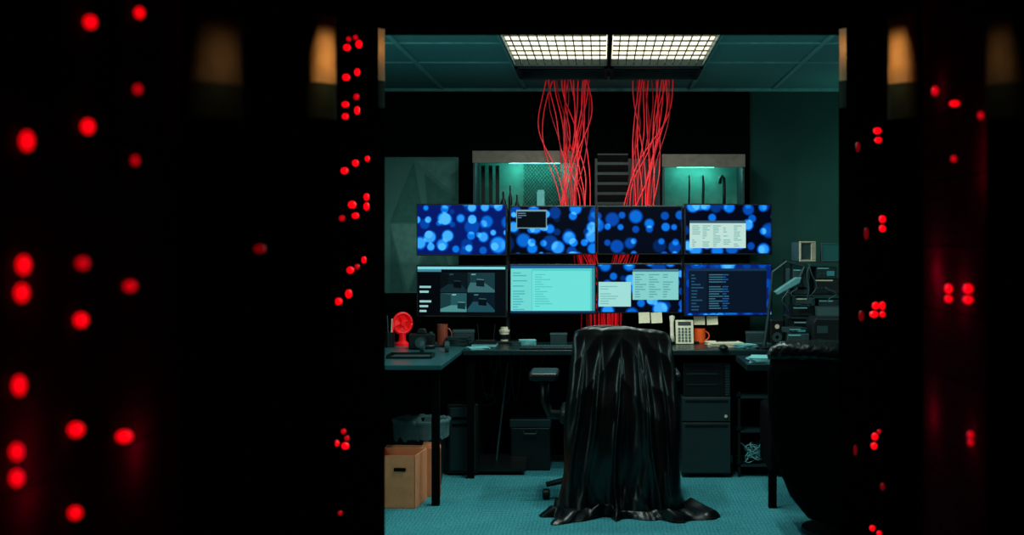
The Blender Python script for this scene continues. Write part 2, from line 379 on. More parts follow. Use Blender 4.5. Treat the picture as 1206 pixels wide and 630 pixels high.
def hutch(px0, px1, pyt, pys, label, lx0, lx1, e):
    y = 8.2; x0, x1 = wx(px0, y), wx(px1, y); zt, zs = wz(pyt, y), wz(pys, y); W = x1 - x0; zb = 1.45 - zt
    t = thing('wall_shelf_unit', label, 'shelf unit', (x0, y, zt), 0, 'lit wall shelf units')
    MB().box(0, 0.015, 0, 0.34, zb, 0).box(W - 0.015, W, 0, 0.34, zb, 0).box(0, W, 0, 0.34, -0.012, 0).box(0, W, 0, 0.34, zb, zb + 0.015).build('body', M['cab'], t, bevel=0.002)
    MB().box(0.015, W - 0.015, 0.325, 0.34, zb + 0.015, -0.012).build('back_panel', M['hutch'], t)
    MB().box(-0.003, W + 0.003, -0.015, 0, zs - zt, 0.002).build('light_valance', M['valance'], t, bevel=0.003)
    a, b = wx(lx0, y) - x0, wx(lx1, y) - x0
    MB().box(a, b, 0.26, 0.29, zs - zt + 0.014, zs - zt + 0.026).build('lamp_tube', M['lampt'], t)
    for u in (0.12, 0.5, 0.88):
        lamp('POINT', (x0 + a + (b - a) * u, y + 0.22, zt + (zs - zt) - 0.01), e, (0.25, 1.0, 0.86), name='shelf_light', shadow_soft_size=0.05)
    return t, x0, x1, zt, W
t, x0, x1, zt, W = hutch(557, 680, 178, 192, 'left lit wall shelf unit with a wire mesh panel and pale top strip', 596, 658, 1.25)
for sx_ in (568, 577, 585): MB().box(wx(sx_, 8.35) - x0 - 0.012, wx(sx_, 8.35) - x0 + 0.012, 0.2, 0.22, 1.465 - zt, -0.08).build('divider', M['blackm'], t)
g = MB()
mx0, mx1 = wx(615, 8.4) - x0, wx(660, 8.4) - x0
for k in range(-12, 14):
    a = mx0 + k * 0.022
    for sg in (1, -1):
        q = []
        for j in range(60):
            u = j / 59; xx = a + (0.0 if sg > 0 else 0.25) + sg * 0.35 * u; zz = -0.06 - 0.42 * u
            if mx0 <= xx <= mx1: q.append((xx, 0.31, zz))
        if len(q) > 1: g.tube([q[0], q[-1]], 0.0022, 4)
g.build('wire_mesh', M['meshg'], t)
for k, (px, h, r) in enumerate(((593, 0.24, 0.02), (601, 0.28, 0.013), (609, 0.22, 0.015))):
    solo(MB().lathe([(r, 0), (r, h * 0.7), (r * 0.4, h * 0.82), (r * 0.4, h)], n=16), 'bottle', M['blackm'],
         ('wide dark bottle, leftmost of three in the lit left wall shelf', 'slim tall dark bottle, middle of the three in the lit left wall shelf', 'short dark bottle beside the mesh in the lit left wall shelf')[k], 'bottle', (wx(px, 8.3), 8.3, 1.465), group='bottles in the left wall shelf', smooth=True)
solo(MB().box(-0.025, 0.025, -0.03, 0.03, 0, 0.24).box(-0.02, 0.02, -0.026, 0.026, 0.24, 0.25), 'carton', M['teapap'], 'small pale carton standing in front of the wire mesh', 'carton', (wx(637, 8.28), 8.28, 1.465), bevel=0.003)
t, x0, x1, zt, W = hutch(780, 877, 182, 197, 'right lit wall shelf unit with hanging tools and pale top strip', 800, 845, 1.0)
for k, px in enumerate((812, 828, 851)):
    hx = wx(px, 8.35)
    pts = [[(0, 0, 0), (0, 0, -0.05), (-0.002, 0, -0.18)], [(0, 0, 0), (0.003, 0, -0.08), (0, 0, -0.17), (0, 0, -0.28)], [(-0.016, 0, -0.05), (-0.014, 0, -0.015), (-0.002, 0, 0), (0.01, 0, -0.015), (0.012, 0, -0.1), (0.01, 0, -0.28)]][k]
    h = thing('hanging_tool', ('short dark tool hanging at the left in the right wall shelf', 'thin straight dark tool hanging in the middle of the right wall shelf', 'hooked dark hose hanging in the right wall shelf')[k], 'tool', (hx, 8.36, 1.81), 0, None)
    MB().tube(pts, (0.006, 0.009, 0.011)[k], 8).build('shaft', M['blackm'], h, smooth=True)
    MB().tube([(0, 0.16, 0.005), (0, -0.012, 0.005)], 0.004, 6).build('peg', M['chrome'], h)
y = 8.3; x0, x1 = wx(700, y), wx(778, y); z1, z0 = wz(186, y), 1.45
t = thing('vent_unit', 'dark louvred vent unit on the wall between the two lit shelves', 'vent', (x0, y, z0), 0)
MB().box(0, x1 - x0, 0.02, 0.24, 0, z1 - z0).build('housing', M['black'], t, bevel=0.004)
fl = MB()
for k in range(7):
    zz = 0.06 + k * 0.065
    fl.add([(0.02, 0.018, zz), (0.22, 0.018, zz), (0.22, -0.005, zz + 0.045), (0.02, -0.005, zz + 0.045), (0.02, 0.018, zz + 0.008), (0.22, 0.018, zz + 0.008), (0.22, -0.005, zz + 0.053), (0.02, -0.005, zz + 0.053)],
           [(0, 1, 2, 3), (7, 6, 5, 4), (3, 2, 6, 7), (0, 3, 7, 4), (1, 5, 6, 2), (0, 4, 5, 1)])
fl.build('louvre', M['black'], t)

# ------------------------------------------------------------------ desks
DZ = 0.75
def leg(m, x, y, h=DZ - 0.03, s=0.02): m.box(x - s, x + s, y - s, y + s, 0, h)
t = thing('desk', 'long dark main desk under the eight monitors', 'desk', (0, 0, 0))
MB().box(-0.80, 1.12, 7.36, 8.0, DZ - 0.03, DZ).build('desktop', M['deskd'], t, bevel=0.004)
MB().box(-0.78, 1.1, 7.93, 7.95, 0.05, DZ - 0.03).build('modesty_panel', M['modesty'], t)
for x, y in ((-0.76, 7.42), (1.08, 7.42), (-0.76, 7.9), (1.08, 7.9)):
    m = MB(); leg(m, x, y); m.build('leg', M['modesty'], t)
t = thing('desk', 'teal side desk at the left with a slim black leg', 'desk', (0, 0, 0))
MB().box(-1.7, -0.806, 6.43, 8.0, DZ - 0.025, DZ).build('desktop', M['desk'], t, bevel=0.004)
for x, y in ((-0.862, 6.64), (-1.64, 6.5), (-1.64, 7.9), (-0.862, 7.9)):
    m = MB(); leg(m, x, y, DZ - 0.025); m.build('leg', M['modesty'], t)
t = thing('desk', 'side desk at the right behind the rounded black armchair', 'desk', (0, 0, 0))
MB().box(1.13, 1.9, 6.45, 8.0, DZ - 0.03, DZ).box(0.74, 1.13, 6.45, 7.0, DZ - 0.03, DZ).build('desktop', M['deskd'], t)
for x, y in ((0.885, 6.58), (1.84, 6.5), (1.84, 7.9), (1.17, 7.9)):
    m = MB(); leg(m, x, y); m.build('leg', M['modesty'], t)

# ------------------------------------------------------------------ monitors
random.seed(4)
def dots(m, mats, w, h, mt):
    m.mi = len(mats); mats.append(mt); m.quad(-w / 2, w / 2, -h / 2, h / 2, 0)
def rect(m, mats, R_, c, es, lay):
    k = len(mats); mats.append(c if not isinstance(c, tuple) else emat(c, es)); m.mi = k
    m.quad(R_[0], R_[1], R_[2], R_[3], -0.0008 - 0.0003 * lay)
def poly(m, mats, R_, pts, c, lay):
    k = len(mats); mats.append(emat(c, 1)); m.mi = k
    m.add([(R_[0] + (R_[1] - R_[0]) * u, -0.0008 - 0.0003 * lay, R_[2] + (R_[3] - R_[2]) * v) for u, v in pts], [tuple(range(len(pts)))])
def text(m, mats, R_, c, rows, lay, seed, fill=0.7, es=1.0, cols=1):
    rnd = random.Random(seed); k = len(mats); mats.append(emat(c, es)); m.mi = k
    dz = (R_[3] - R_[2]) / rows; cw = (R_[1] - R_[0]) / cols
    for i in range(rows):
        for j in range(cols):
            if rnd.random() < 0.1: continue
            L = cw * (0.25 + rnd.random() * 0.75) * fill
            z = R_[3] - (i + 0.7) * dz; x = R_[0] + j * cw
            m.quad(x, x + L, z, z + dz * 0.42, -0.0008 - 0.0003 * lay)
def monitor(px0, px1, py0, py1, yaw, label, content):
    ym = 7.88
    x0, x1 = wx(px0, ym), wx(px1, ym); zt, zb = wz(py0, ym), wz(py1, ym); W = (x1 - x0); H = zt - zb
    xc, zc = (x0 + x1) / 2, (zt + zb) / 2
    off = abs(math.sin(yaw)) * W / 2
    t = thing('monitor', label, 'monitor', (xc, ym - off, zc), yaw, 'eight monitors in two rows')
    MB().box(-W / 2, W / 2, 0.001, 0.03, -H / 2, H / 2).build('housing', M['black'], t, bevel=0.003)
    MB().box(-0.06, 0.06, 0.03, 0.045, -0.06, 0.06).build('mount_plate', M['blackm'], t)
    m = MB(); mats = []; w, h = W - 0.016, H - 0.018
    pc, qc = (px0 + px1) / 2, (py0 + py1) / 2; k = ym / F
    P = lambda a, b, c, d: (max(-w / 2, (a - pc) * k), min(w / 2, (b - pc) * k), max(-h / 2, (qc - d) * k), min(h / 2, (qc - c) * k))
    content(m, mats, w, h, P)
    o = m.build('screen', mats, t); o.location = (0, -0.0005, 0)
    return t
D1 = dotmat(3, (4, 24, 104), 0.95, 0.08); D2 = dotmat(8, (0, 4, 20), 0.9, 0.36); D3 = dotmat(14, (0, 4, 20), 0.66, 0.34); D4 = dotmat(21, (0, 4, 22), 0.95, 0.36)
D5 = dotmat(27, (1, 6, 24), 0.95, 0.3); D6 = dotmat(33, (4, 34, 120), 0.85, 0.2)
def c1(m, mt, w, h, P): dots(m, mt, w, h, D1)
def c2(m, mt, w, h, P):
    dots(m, mt, w, h, D2)
    rect(m, mt, P(608, 644, 247, 269), (120, 160, 170), 1, 0); rect(m, mt, P(609, 643, 249, 268), (3, 8, 14), 1, 1)
    text(m, mt, P(610, 630, 250, 260), (90, 130, 150), 4, 2, 3)
def c3(m, mt, w, h, P): dots(m, mt, w, h, D3)
def c4(m, mt, w, h, P):
    dots(m, mt, w, h, D4)
    rect(m, mt, P(811, 878, 260, 292), (190, 225, 215), 1, 0); rect(m, mt, P(811, 878, 260, 263), (60, 90, 110), 1, 1)
    text(m, mt, P(814, 876, 265, 291), (120, 175, 170), 11, 1, 5, 0.8, 1, 5)
def d1(m, mt, w, h, P):
    rect(m, mt, (-w / 2, w / 2, -h / 2, h / 2), (2, 5, 9), 1, 0)
    rect(m, mt, P(491, 597, 314, 317), (130, 215, 225), 1, 1); rect(m, mt, P(491, 520, 317, 320), (60, 130, 150), 1, 1)
    rect(m, mt, P(519, 596, 320, 371), (4, 9, 14), 1, 1)
    for i, (Q, wa, fl_, ob, li) in enumerate((((519, 550.5, 321, 344), (8, 20, 27), (18, 40, 48), (4, 10, 14), (36, 70, 78)), ((551.5, 584, 321, 344), (22, 56, 62), (56, 104, 108), (12, 30, 36), (100, 156, 154)),
                                   ((519, 550.5, 345, 367), (34, 84, 90), (74, 138, 138), (16, 46, 54), (120, 184, 176)), ((551.5, 584, 345, 367), (8, 26, 36), (28, 74, 86), (5, 14, 20), (56, 118, 126)))):
        q = P(*Q)
        rect(m, mt, q, wa, 1, 2)
        v0 = (0.42, 0.5, 0.36, 0.55)[i]; a0, a1 = ((0.3, 0.8), (0.1, 0.62), (0.4, 0.95), (0.2, 0.7))[i]
        poly(m, mt, q, ((0, 0), (1, 0), (1, 0.12), (a1, v0), (a0, v0), (0, 0.16)), fl_, 3)
        poly(m, mt, q, ((0.0, 0.16), (a0, v0), (a0, 0.9), (0, 1)), tuple(int(c * 0.7) for c in wa), 3)
        poly(m, mt, q, ((a1 - 0.3, v0 - 0.18), (a1, v0 - 0.22), (a1, v0 + 0.12), (a1 - 0.3, v0 + 0.14)), ob, 4)
        poly(m, mt, q, ((a1 - 0.3, v0 + 0.14), (a1, v0 + 0.12), (a1 - 0.04, v0 + 0.17), (a1 - 0.26, v0 + 0.19)), tuple(int(c * 0.75) for c in li), 4)
        poly(m, mt, q, ((a0 + 0.05, 0.95), (a0 + 0.22, 0.95), (a0 + 0.18, 0.88), (a0 + 0.04, 0.88)), li, 4)
    text(m, mt, P(494, 508, 335, 369), (150, 205, 205), 6, 2, 8, 1.0)
def d2(m, mt, w, h, P):
    rect(m, mt, (-w / 2, w / 2, -h / 2, h / 2), (88, 206, 202), 1, 0)
    rect(m, mt, P(600, 701, 311, 316), (30, 90, 150), 1, 1); rect(m, mt, P(602, 626, 317, 368), (112, 216, 210), 1, 1)
    rect(m, mt, P(627, 695, 319, 368), (110, 226, 218), 1, 1); rect(m, mt, P(697, 701, 316, 368), (60, 150, 160), 1, 1)
    text(m, mt, P(604, 624, 320, 366), (74, 176, 180), 15, 2, 9, 0.9); text(m, mt, P(630, 672, 322, 362), (88, 196, 194), 14, 2, 10, 0.5)
    rect(m, mt, P(600, 701, 366, 370), (20, 60, 110), 1, 3)
def d3(m, mt, w, h, P):
    dots(m, mt, w, h, D5)
    rect(m, mt, P(705, 743, 332, 361), (160, 222, 216), 1, 0); text(m, mt, P(707, 741, 336, 359), (120, 190, 188), 8, 1, 12, 0.8)
    rect(m, mt, P(745, 799, 317, 353), (132, 206, 204), 1, 1); rect(m, mt, P(745, 799, 317, 320), (70, 120, 140), 1, 2)
    text(m, mt, P(748, 797, 322, 351), (92, 162, 166), 10, 2, 13, 0.85, 1, 3)
def d4(m, mt, w, h, P):
    dots(m, mt, w, h, D6)
    rect(m, mt, P(810, 903, 316, 368), (8, 20, 36), 1, 0); rect(m, mt, P(810, 903, 316, 319), (24, 50, 76), 1, 1)
    rect(m, mt, P(811, 831, 320, 367), (10, 26, 46), 1, 1)
    text(m, mt, P(813, 829, 322, 366), (34, 80, 110), 12, 2, 15, 0.9); text(m, mt, P(834, 880, 322, 364), (56, 110, 130), 15, 2, 16, 0.6)
    text(m, mt, P(850, 872, 322, 364), (30, 90, 150), 15, 3, 17, 0.4)
monitor(490, 598, 240, 301, R(-7), 'monitor at the left end of the top row, full of bright blue dots', c1)
monitor(600, 702, 242, 300, 0, 'top row monitor with a small black window over dark blue dots', c2)
monitor(703, 804, 242, 300, 0, 'top row monitor showing only blue dots on near black, no window', c3)
monitor(805, 910, 240, 300, R(7), 'monitor at the right end of the top row with a pale table window', c4)
monitor(490, 598, 312, 373, R(-7), 'bottom left monitor with dark camera picture tiles', d1)
monitor(600, 702, 311, 370, 0, 'bottom row monitor filled with a pale cyan document', d2)
monitor(703, 804, 310, 369, 0, 'bottom row monitor with two pale windows over blue dots', d3)
monitor(805, 910, 310, 372, R(7), 'bottom right monitor with a dark code editor window', d4)
t = thing('monitor_stand', 'black steel stand holding the two rows of monitors', 'monitor stand', (0, 7.955, DZ))
for px in (598, 803):
    x = wx(px, 7.955)
    MB().tube([(x, 0, 0.012), (x, 0, 0.84)], 0.016, 12).build('pole', M['blackm'], t, smooth=False)
    MB().box(x - 0.1, x + 0.1, -0.12, 0.04, 0, 0.014).build('base_plate', M['blackm'], t, bevel=0.003)
MB().box(-1.0, 0.92, -0.02, -0.001, 0.69, 0.72).build('crossbar', M['blackm'], t)
MB().box(-1.0, 0.92, -0.02, -0.001, 0.31, 0.34).build('crossbar', M['blackm'], t)
for k, (px, py, lab) in enumerate(((758.5, 369, 'pale sticky note under the two-window monitor, the left one of the pair'), (773, 369, 'pale sticky note under the two-window monitor, the right one of the pair'),
                                    (823.5, 371, 'pale sticky note under the code editor monitor, the left one of the pair'), (838.5, 371, 'pale sticky note under the code editor monitor, the right one of the pair'))):
    yy = 7.86
    n = MB(); wv = 0.034
    rows = 5
    vs = []
    for i in range(rows + 1):
        zz = -0.066 * i / rows; vs += [(-wv, -0.006 * (i / rows) ** 2, zz), (wv, -0.006 * (i / rows) ** 2 - 0.001, zz)]
    n.add(vs, [(2 * i, 2 * i + 2, 2 * i + 3, 2 * i + 1) for i in range(rows)])
    o = solo(n, 'sticky_note', M['paper'], lab, 'sticky note', (wx(px, yy), yy, wz(py, yy) + 0.006), (0, R(random.uniform(-4, 4)), 0), 'sticky notes under the monitors')
    so = o.modifiers.new('thick', 'SOLIDIFY'); so.thickness = 0.001

# ------------------------------------------------------------------ red cables
random.seed(21)
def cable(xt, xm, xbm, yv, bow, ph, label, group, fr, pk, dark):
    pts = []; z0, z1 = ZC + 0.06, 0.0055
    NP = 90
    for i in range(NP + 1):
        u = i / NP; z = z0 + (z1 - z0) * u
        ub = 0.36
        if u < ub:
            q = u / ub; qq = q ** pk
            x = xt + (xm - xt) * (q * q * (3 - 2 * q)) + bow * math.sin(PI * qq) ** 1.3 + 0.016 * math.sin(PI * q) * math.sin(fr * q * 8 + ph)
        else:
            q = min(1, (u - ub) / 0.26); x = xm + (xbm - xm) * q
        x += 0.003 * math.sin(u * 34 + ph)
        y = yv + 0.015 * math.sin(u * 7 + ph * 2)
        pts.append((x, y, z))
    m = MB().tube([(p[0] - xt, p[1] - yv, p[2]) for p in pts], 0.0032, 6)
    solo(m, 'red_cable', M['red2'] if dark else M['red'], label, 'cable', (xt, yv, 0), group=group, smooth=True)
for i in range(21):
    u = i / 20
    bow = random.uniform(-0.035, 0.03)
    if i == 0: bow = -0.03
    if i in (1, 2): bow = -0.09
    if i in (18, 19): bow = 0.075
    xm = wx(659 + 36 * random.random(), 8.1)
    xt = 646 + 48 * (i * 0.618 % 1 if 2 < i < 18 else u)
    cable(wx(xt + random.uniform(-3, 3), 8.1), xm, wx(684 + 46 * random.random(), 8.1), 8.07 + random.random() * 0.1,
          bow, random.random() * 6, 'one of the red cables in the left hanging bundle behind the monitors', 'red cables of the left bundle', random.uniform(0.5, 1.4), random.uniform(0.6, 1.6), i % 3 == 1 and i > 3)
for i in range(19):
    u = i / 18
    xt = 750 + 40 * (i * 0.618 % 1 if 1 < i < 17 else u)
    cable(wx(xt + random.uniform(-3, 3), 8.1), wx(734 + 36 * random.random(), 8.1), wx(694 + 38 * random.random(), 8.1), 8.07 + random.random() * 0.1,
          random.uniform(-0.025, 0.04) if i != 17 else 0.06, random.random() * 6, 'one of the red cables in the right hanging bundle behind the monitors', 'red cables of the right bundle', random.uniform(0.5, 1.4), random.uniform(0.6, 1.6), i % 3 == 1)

# ------------------------------------------------------------------ office chair + drape
CX, CYc = 0.107, 6.45
t = thing('office_chair', 'black office chair hidden under a glossy black sheet, one armrest showing', 'chair', (CX, CYc + 0.28, 0))
bk = MB(); bk.box(-0.2, 0.2, -0.295, -0.265, 0.5, 0.9); bk.build('backrest', M['knit'], t, bevel=0.012, seg=3)
MB().box(-0.33, 0.24, -0.04, 0.36, 0.41, 0.49).build('seat', M['black'], t, bevel=0.03, seg=3)
MB().tube([(0, -0.27, 0.52), (0, -0.26, 0.44), (0, -0.1, 0.42), (0, 0.1, 0.42)], 0.02, 10).build('back_bracket', M['blackm'], t)
MB().lathe([(0.03, 0.1), (0.03, 0.28), (0.018, 0.28), (0.018, 0.43)], (0, 0.14, 0), 16).build('gas_column', M['blackm'], t, smooth=False)
for s_, hx in ((-1, 0.41), (1, 0.24)):
    MB().tube([(s_ * 0.22, 0.1, 0.44), (s_ * (hx - 0.03), 0.1, 0.45), (s_ * hx, 0.1, 0.52), (s_ * hx, 0.1, 0.64)], 0.026, 10).build('arm_bracket', M['black'], t, smooth=True)
    MB().box(s_ * hx - 0.08, s_ * hx + 0.075, -0.04, 0.26, 0.64, 0.685).build('armrest', M['black'], t, bevel=0.018, seg=3)
for k in range(5):
    a = PI / 2 + k * 2 * PI / 5 + 0.35
    ex, ey = 0.33 * math.cos(a), 0.14 + 0.29 * math.sin(a)
    if k == 1: ex, ey = -0.40, 0.06
    lg = MB().tube([(0, 0.14, 0.12), (ex * 0.6, 0.14 + (ey - 0.14) * 0.6, 0.11), (ex, ey, 0.08)], [0.026, 0.02, 0.014], 8).build('base_leg', M['blackm'], t, smooth=True)
    MB().lathe([(0.018, -0.02), (0.028, -0.014), (0.028, 0.014), (0.018, 0.02)], (ex, ey, 0.03), 14, 'x').build('caster', M['blackm'], lg)

def lerp_tab(tab, v):
    for (a, *A), (b, *Bq) in zip(tab, tab[1:]):
        if v <= b:
            u = (v - a) / (b - a) if b > a else 0
            return [p + (q - p) * u for p, q in zip(A, Bq)]
    return tab[-1][1:]
def N1(a, b, c=0): return noise.noise(Vector((a, b, c)))
def drape():
    nu, nv = 480, 170
    ridges = [(-0.92, 0.05, 0.05, -0.3, -0.06, 0.3), (-0.74, 0.022, 0.075, -0.1, -0.12, 1.1), (-0.60, 0.03, 0.03, 0.3, -0.2, 2.2), (-0.42, 0.028, 0.07, -0.15, -0.22, 3.1),
              (-0.20, 0.045, 0.04, 0.2, -0.18, 4.4), (-0.05, 0.02, 0.07, 0.02, -0.08, 5.2), (0.10, 0.03, 0.05, 0.35, -0.02, 6.1), (0.28, 0.05, 0.06, -0.2, 0.08, 7.7),
              (0.42, 0.022, 0.07, 0.05, 0.14, 8.3), (0.55, 0.03, 0.04, 0.4, 0.10, 9.9), (0.70, 0.024, 0.08, -0.15, 0.08, 10.4), (0.90, 0.05, 0.05, -0.3, 0.04, 11.8)]
    tab = [(0.0, 0.228, 0.018, 0.0), (0.010, 0.240, 0.025, 0.0), (0.04, 0.250, 0.030, 0.0), (0.12, 0.258, 0.036, 0.003), (0.25, 0.268, 0.05, 0.005), (0.45, 0.283, 0.075, 0.002), (0.7, 0.296, 0.095, -0.002), (0.88, 0.306, 0.108, -0.004), (1.0, 0.318, 0.125, 0.0)]
    top = 0.945; vs = []; rows = []
    for r in range(8): rows.append(('cap', (r + 0.3) / 8))
    for r in range(nv): rows.append(('side', (r / (nv - 1)) ** 1.1))
    nfl = 28
    for r in range(1, nfl + 1): rows.append(('floor', r / nfl))
    n = 4.0
    par = []
    for k in range(nu):
        q = (k / nu) * 2
        if q < 1: ux = -math.cos(PI * q) * 0.35 + (2 * q - 1) * 0.65; sg = -1
        else: ux = -(-math.cos(PI * (q - 1)) * 0.35 + (2 * (q - 1) - 1) * 0.65); sg = 1
        ux = max(-1, min(1, ux)); uy = sg * (1 - abs(ux) ** n) ** (1 / n)
        par.append((ux, uy))
    def fold(ux, uy, v):
        f = 0
        for (xc, w, h, vs0, dr, ph) in ridges:
            c = xc + dr * v ** 1.2 + 0.16 * N1(v * 1.7, ph, 0.3) * v
            d = ux - c
            if abs(d) > 0.6: continue
            g = max(0.0, min(1.0, (v - vs0) / 0.6)) * (0.75 + 0.8 * N1(v * 1.8, ph, 5)) * min(1, v * 3.0)
            ww = w * (1 + 1.4 * v + 0.8 * abs(N1(v * 2, ph, 9)))
            f += h * max(0, g) / (1 + (d / ww) ** 2)
        f *= 1 if uy < 0 else 0.4
        f -= 0.03 * v
        lo = max(0, v - 0.35)
        f += 0.018 * N1(ux * 2.6, v * 2.2, 2 + uy) * min(1, v * 3) + 0.035 * lo * N1(ux * 6 + v * 4, v * 3.5, 8 + uy) + 0.045 * max(0, v - 0.75) * (0.35 - abs(N1(ux * 9 - v * 4, v * 9, 3 + uy)))
        dg = (1 - abs(ux)) * 2.2 + v * 6
        f += 0.016 * min(1, v * 8) * max(0, 1 - v * 1.6) * (1 - abs(math.sin(dg * 2.4 + 2 * N1(ux * 2, v * 2, 4 + (ux > 0)))))
        return f
    for kind, v in rows:
        for k in range(nu):
            ux, uy = par[k]
            L_ = math.hypot(ux, uy) or 1; ca, sa = ux / L_, uy / L_
            topw = 0.010 * N1(ux * 2.4, 1.7, 3) + 0.006 * N1(ux * 8, 4.2, 3) - 0.008 * ux - 0.010 * ux * ux
            if kind == 'cap':
                hw, hd, ox = tab[0][1:]
                x, y = hw * ux * v, hd * uy * v
                zz = top + topw - 0.006 * v ** 4 + 0.003 * N1(x * 20, y * 20, 1) - 0.014 * (abs(ux) * v) ** 6
            else:
                vv = v if kind == 'side' else 1.0
                hw, hd, ox = lerp_tab(tab, vv)
                f = fold(ux, uy, vv)
                sl = 0.035 * N1(vv * 3.3, ca * 2, 11) * vv
                sy = -1 if uy < 0 else 1
                x = hw * ux + ox + ca * abs(ca) ** 3 * f * 0.6 + sl * ca; y = hd * uy + sy * f * (1 - abs(ux) ** 6)
                if kind == 'side':
                    zz = (top + topw - 0.006) * (1 - v) + 0.03 * v - 0.014 * abs(ux) ** 6 * (1 - v)
                else:
                    e = 0.02 + 0.22 * max(0, N1(ux * 2.1 + 3, uy * 1.7, 9.5) + 0.04) + 0.09 * max(0, N1(ux * 5, uy * 4, 3))
                    if ux > 0.2 and uy < 0.6: e += 0.09 * (ux - 0.2)
                    if ux < -0.3: e += 0.012
                    if uy > 0: e *= 0.5
                    x += ca * e * v * 1.05; y += (-abs(sa) if uy < 0 else abs(sa)) * 0.8 * e * v
                    env = math.sin(min(1, v * 1.02) * PI) ** 0.6 if v < 0.97 else 0.1
                    zz = 0.03 * (1 - v) + 0.004 + env * (0.05 * abs(N1(x * 6, y * 6, 6)) + 0.04 * max(0, N1(x * 12, y * 12, 2)) + 0.008)
            vs.append((x, y, max(0.003, zz)))
    nr = len(rows)
    fs = [(i * nu + k, i * nu + (k + 1) % nu, (i + 1) * nu + (k + 1) % nu, (i + 1) * nu + k) for i in range(nr - 1) for k in range(nu)]
    fs.append(tuple(reversed(range(nu))))
    return MB().add(vs, [tuple(reversed(f)) for f in fs])
solo(drape(), 'black_sheet', M['leather'], 'glossy black leather-like sheet draped over the office chair and pooling on the carpet', 'sheet', (CX, CYc, 0), smooth=True)

# ------------------------------------------------------------------ rounded armchair at the right
t = thing('armchair', 'rounded black armchair seen from behind at the right of the doorway', 'armchair', (1.17, 5.78, 0))
def loft(tab, n=64, nexp=2.6, crump=0):
    vs = []
    for (z, hw, hd, oy) in tab:
        for k in range(n):
            a = 2 * PI * k / n; ca, sa = math.cos(a), math.sin(a)
            x = hw * math.copysign(abs(ca) ** (2 / nexp), ca); y = hd * math.copysign(abs(sa) ** (2 / nexp), sa) + oy
            c = crump * N1(x * 14, y * 14, z * 14)
            vs.append((x + c, y + c, z + c))
    L = len(tab)
    fs = [(i * n + k, i * n + (k + 1) % n, (i + 1) * n + (k + 1) % n, (i + 1) * n + k) for i in range(L - 1) for k in range(n)]
    fs += [tuple(reversed(range(n))), tuple(range((L - 1) * n, L * n))]
    return MB().add(vs, fs)
loft([(0.07, 0.14, 0.12, 0.14), (0.10, 0.22, 0.15, 0.12), (0.2, 0.30, 0.15, 0.08), (0.35, 0.365, 0.13, 0.03), (0.5, 0.40, 0.11, 0), (0.65, 0.415, 0.1, -0.02), (0.78, 0.42, 0.09, -0.03), (0.86, 0.40, 0.08, -0.03)]).build('back_shell', M['knit'], t, smooth=True)
loft([(0.845, 0.415, 0.085, -0.03), (0.87, 0.415, 0.09, -0.03), (0.90, 0.40, 0.085, -0.03), (0.915, 0.36, 0.06, -0.03), (0.92, 0.2, 0.03, -0.03)], crump=0.02, n=120).build('padded_rim', M['shiny'], t, smooth=True)
loft([(0.3, 0.30, 0.22, 0.34), (0.34, 0.34, 0.25, 0.34), (0.42, 0.34, 0.25, 0.34), (0.45, 0.3, 0.22, 0.34)]).build('seat_cushion', M['knit'], t, smooth=True)
for s_ in (-1, 1):
    MB().box(s_ * 0.36 - 0.03, s_ * 0.36 + 0.03, 0.05, 0.5, 0.3, 0.60).build('armrest', M['knit'], t, bevel=0.025, seg=4)
MB().lathe([(0.22, 0), (0.22, 0.02), (0.04, 0.04), (0.035, 0.31)], (0, 0.25, 0), 28).build('pedestal', M['blackm'], t)

# ------------------------------------------------------------------ under-desk things
def cabx():
    y = 7.42; x0, x1 = wx(803, y), wx(861, y); W = x1 - x0; H = 0.47
    t = thing('drawer_cabinet', 'dark teal drawer cabinet under the main desk with a small round lock', 'cabinet', (x0, y, 0))
    MB().box(0, W, 0.018, 0.46, 0.02, H).build('body', M['cab'], t, bevel=0.003)
    for z0, z1 in ((0.33, H - 0.004), (0.03, 0.322)):
        d = MB().box(0.003, W - 0.003, 0, 0.017, z0, z1).build('drawer', M['cab'], t, bevel=0.003)
        MB().box(0.02, W - 0.02, -0.006, 0.0, z1 - 0.02, z1 - 0.012).build('handle', M['blackm'], d)
    MB().lathe([(0.009, -0.004), (0.009, 0.006)], (W - 0.03, -0.004, 0.36), 14, 'y').build('lock', M['cream'], t)
    for k in range(4): MB().box(0.02 + (k % 2) * (W - 0.06), 0.04 + (k % 2) * (W - 0.06), 0.05 + (k // 2) * 0.36, 0.07 + (k // 2) * 0.36, 0, 0.02).build('foot', M['black'], t)
    c = thing('computer', 'black computer with a perforated pale grille lying on the drawer cabinet', 'computer', (x0 + 0.01, y + 0.02, H))
    MB().box(0, 0.24, 0, 0.36, 0, 0.2).build('case', M['black'], c, bevel=0.004)
    g = MB()
    g.box(0.24, 0.275, 0.0, 0.36, 0.0, 0.2); g.mi = 1
    for k in range(12): g.box(0.245, 0.27, -0.004, 0.0, 0.01 + k * 0.015, 0.018 + k * 0.015)
    g.build('vent_grille', [M['black'], M['grey']], c)
    MB().box(0.02, 0.2, -0.005, 0, 0.13, 0.14).box(0.02, 0.2, -0.005, 0, 0.07, 0.075).build('drive_slot', M['cab'], c)
cabx()
t = thing('wire_rack', 'low black open rack under the right desk holding tangled cables', 'rack', (wx(866, 7.6), 7.45, 0))
for x in (0, 0.24):
    for y in (0, 0.3): MB().box(x, x + 0.015, y, y + 0.015, 0, 0.5).build('upright', M['blackm'], t)
for z in (0.06, 0.26, 0.46): MB().box(0, 0.255, 0, 0.315, z, z + 0.012).build('shelf', M['cab'], t)
random.seed(5)
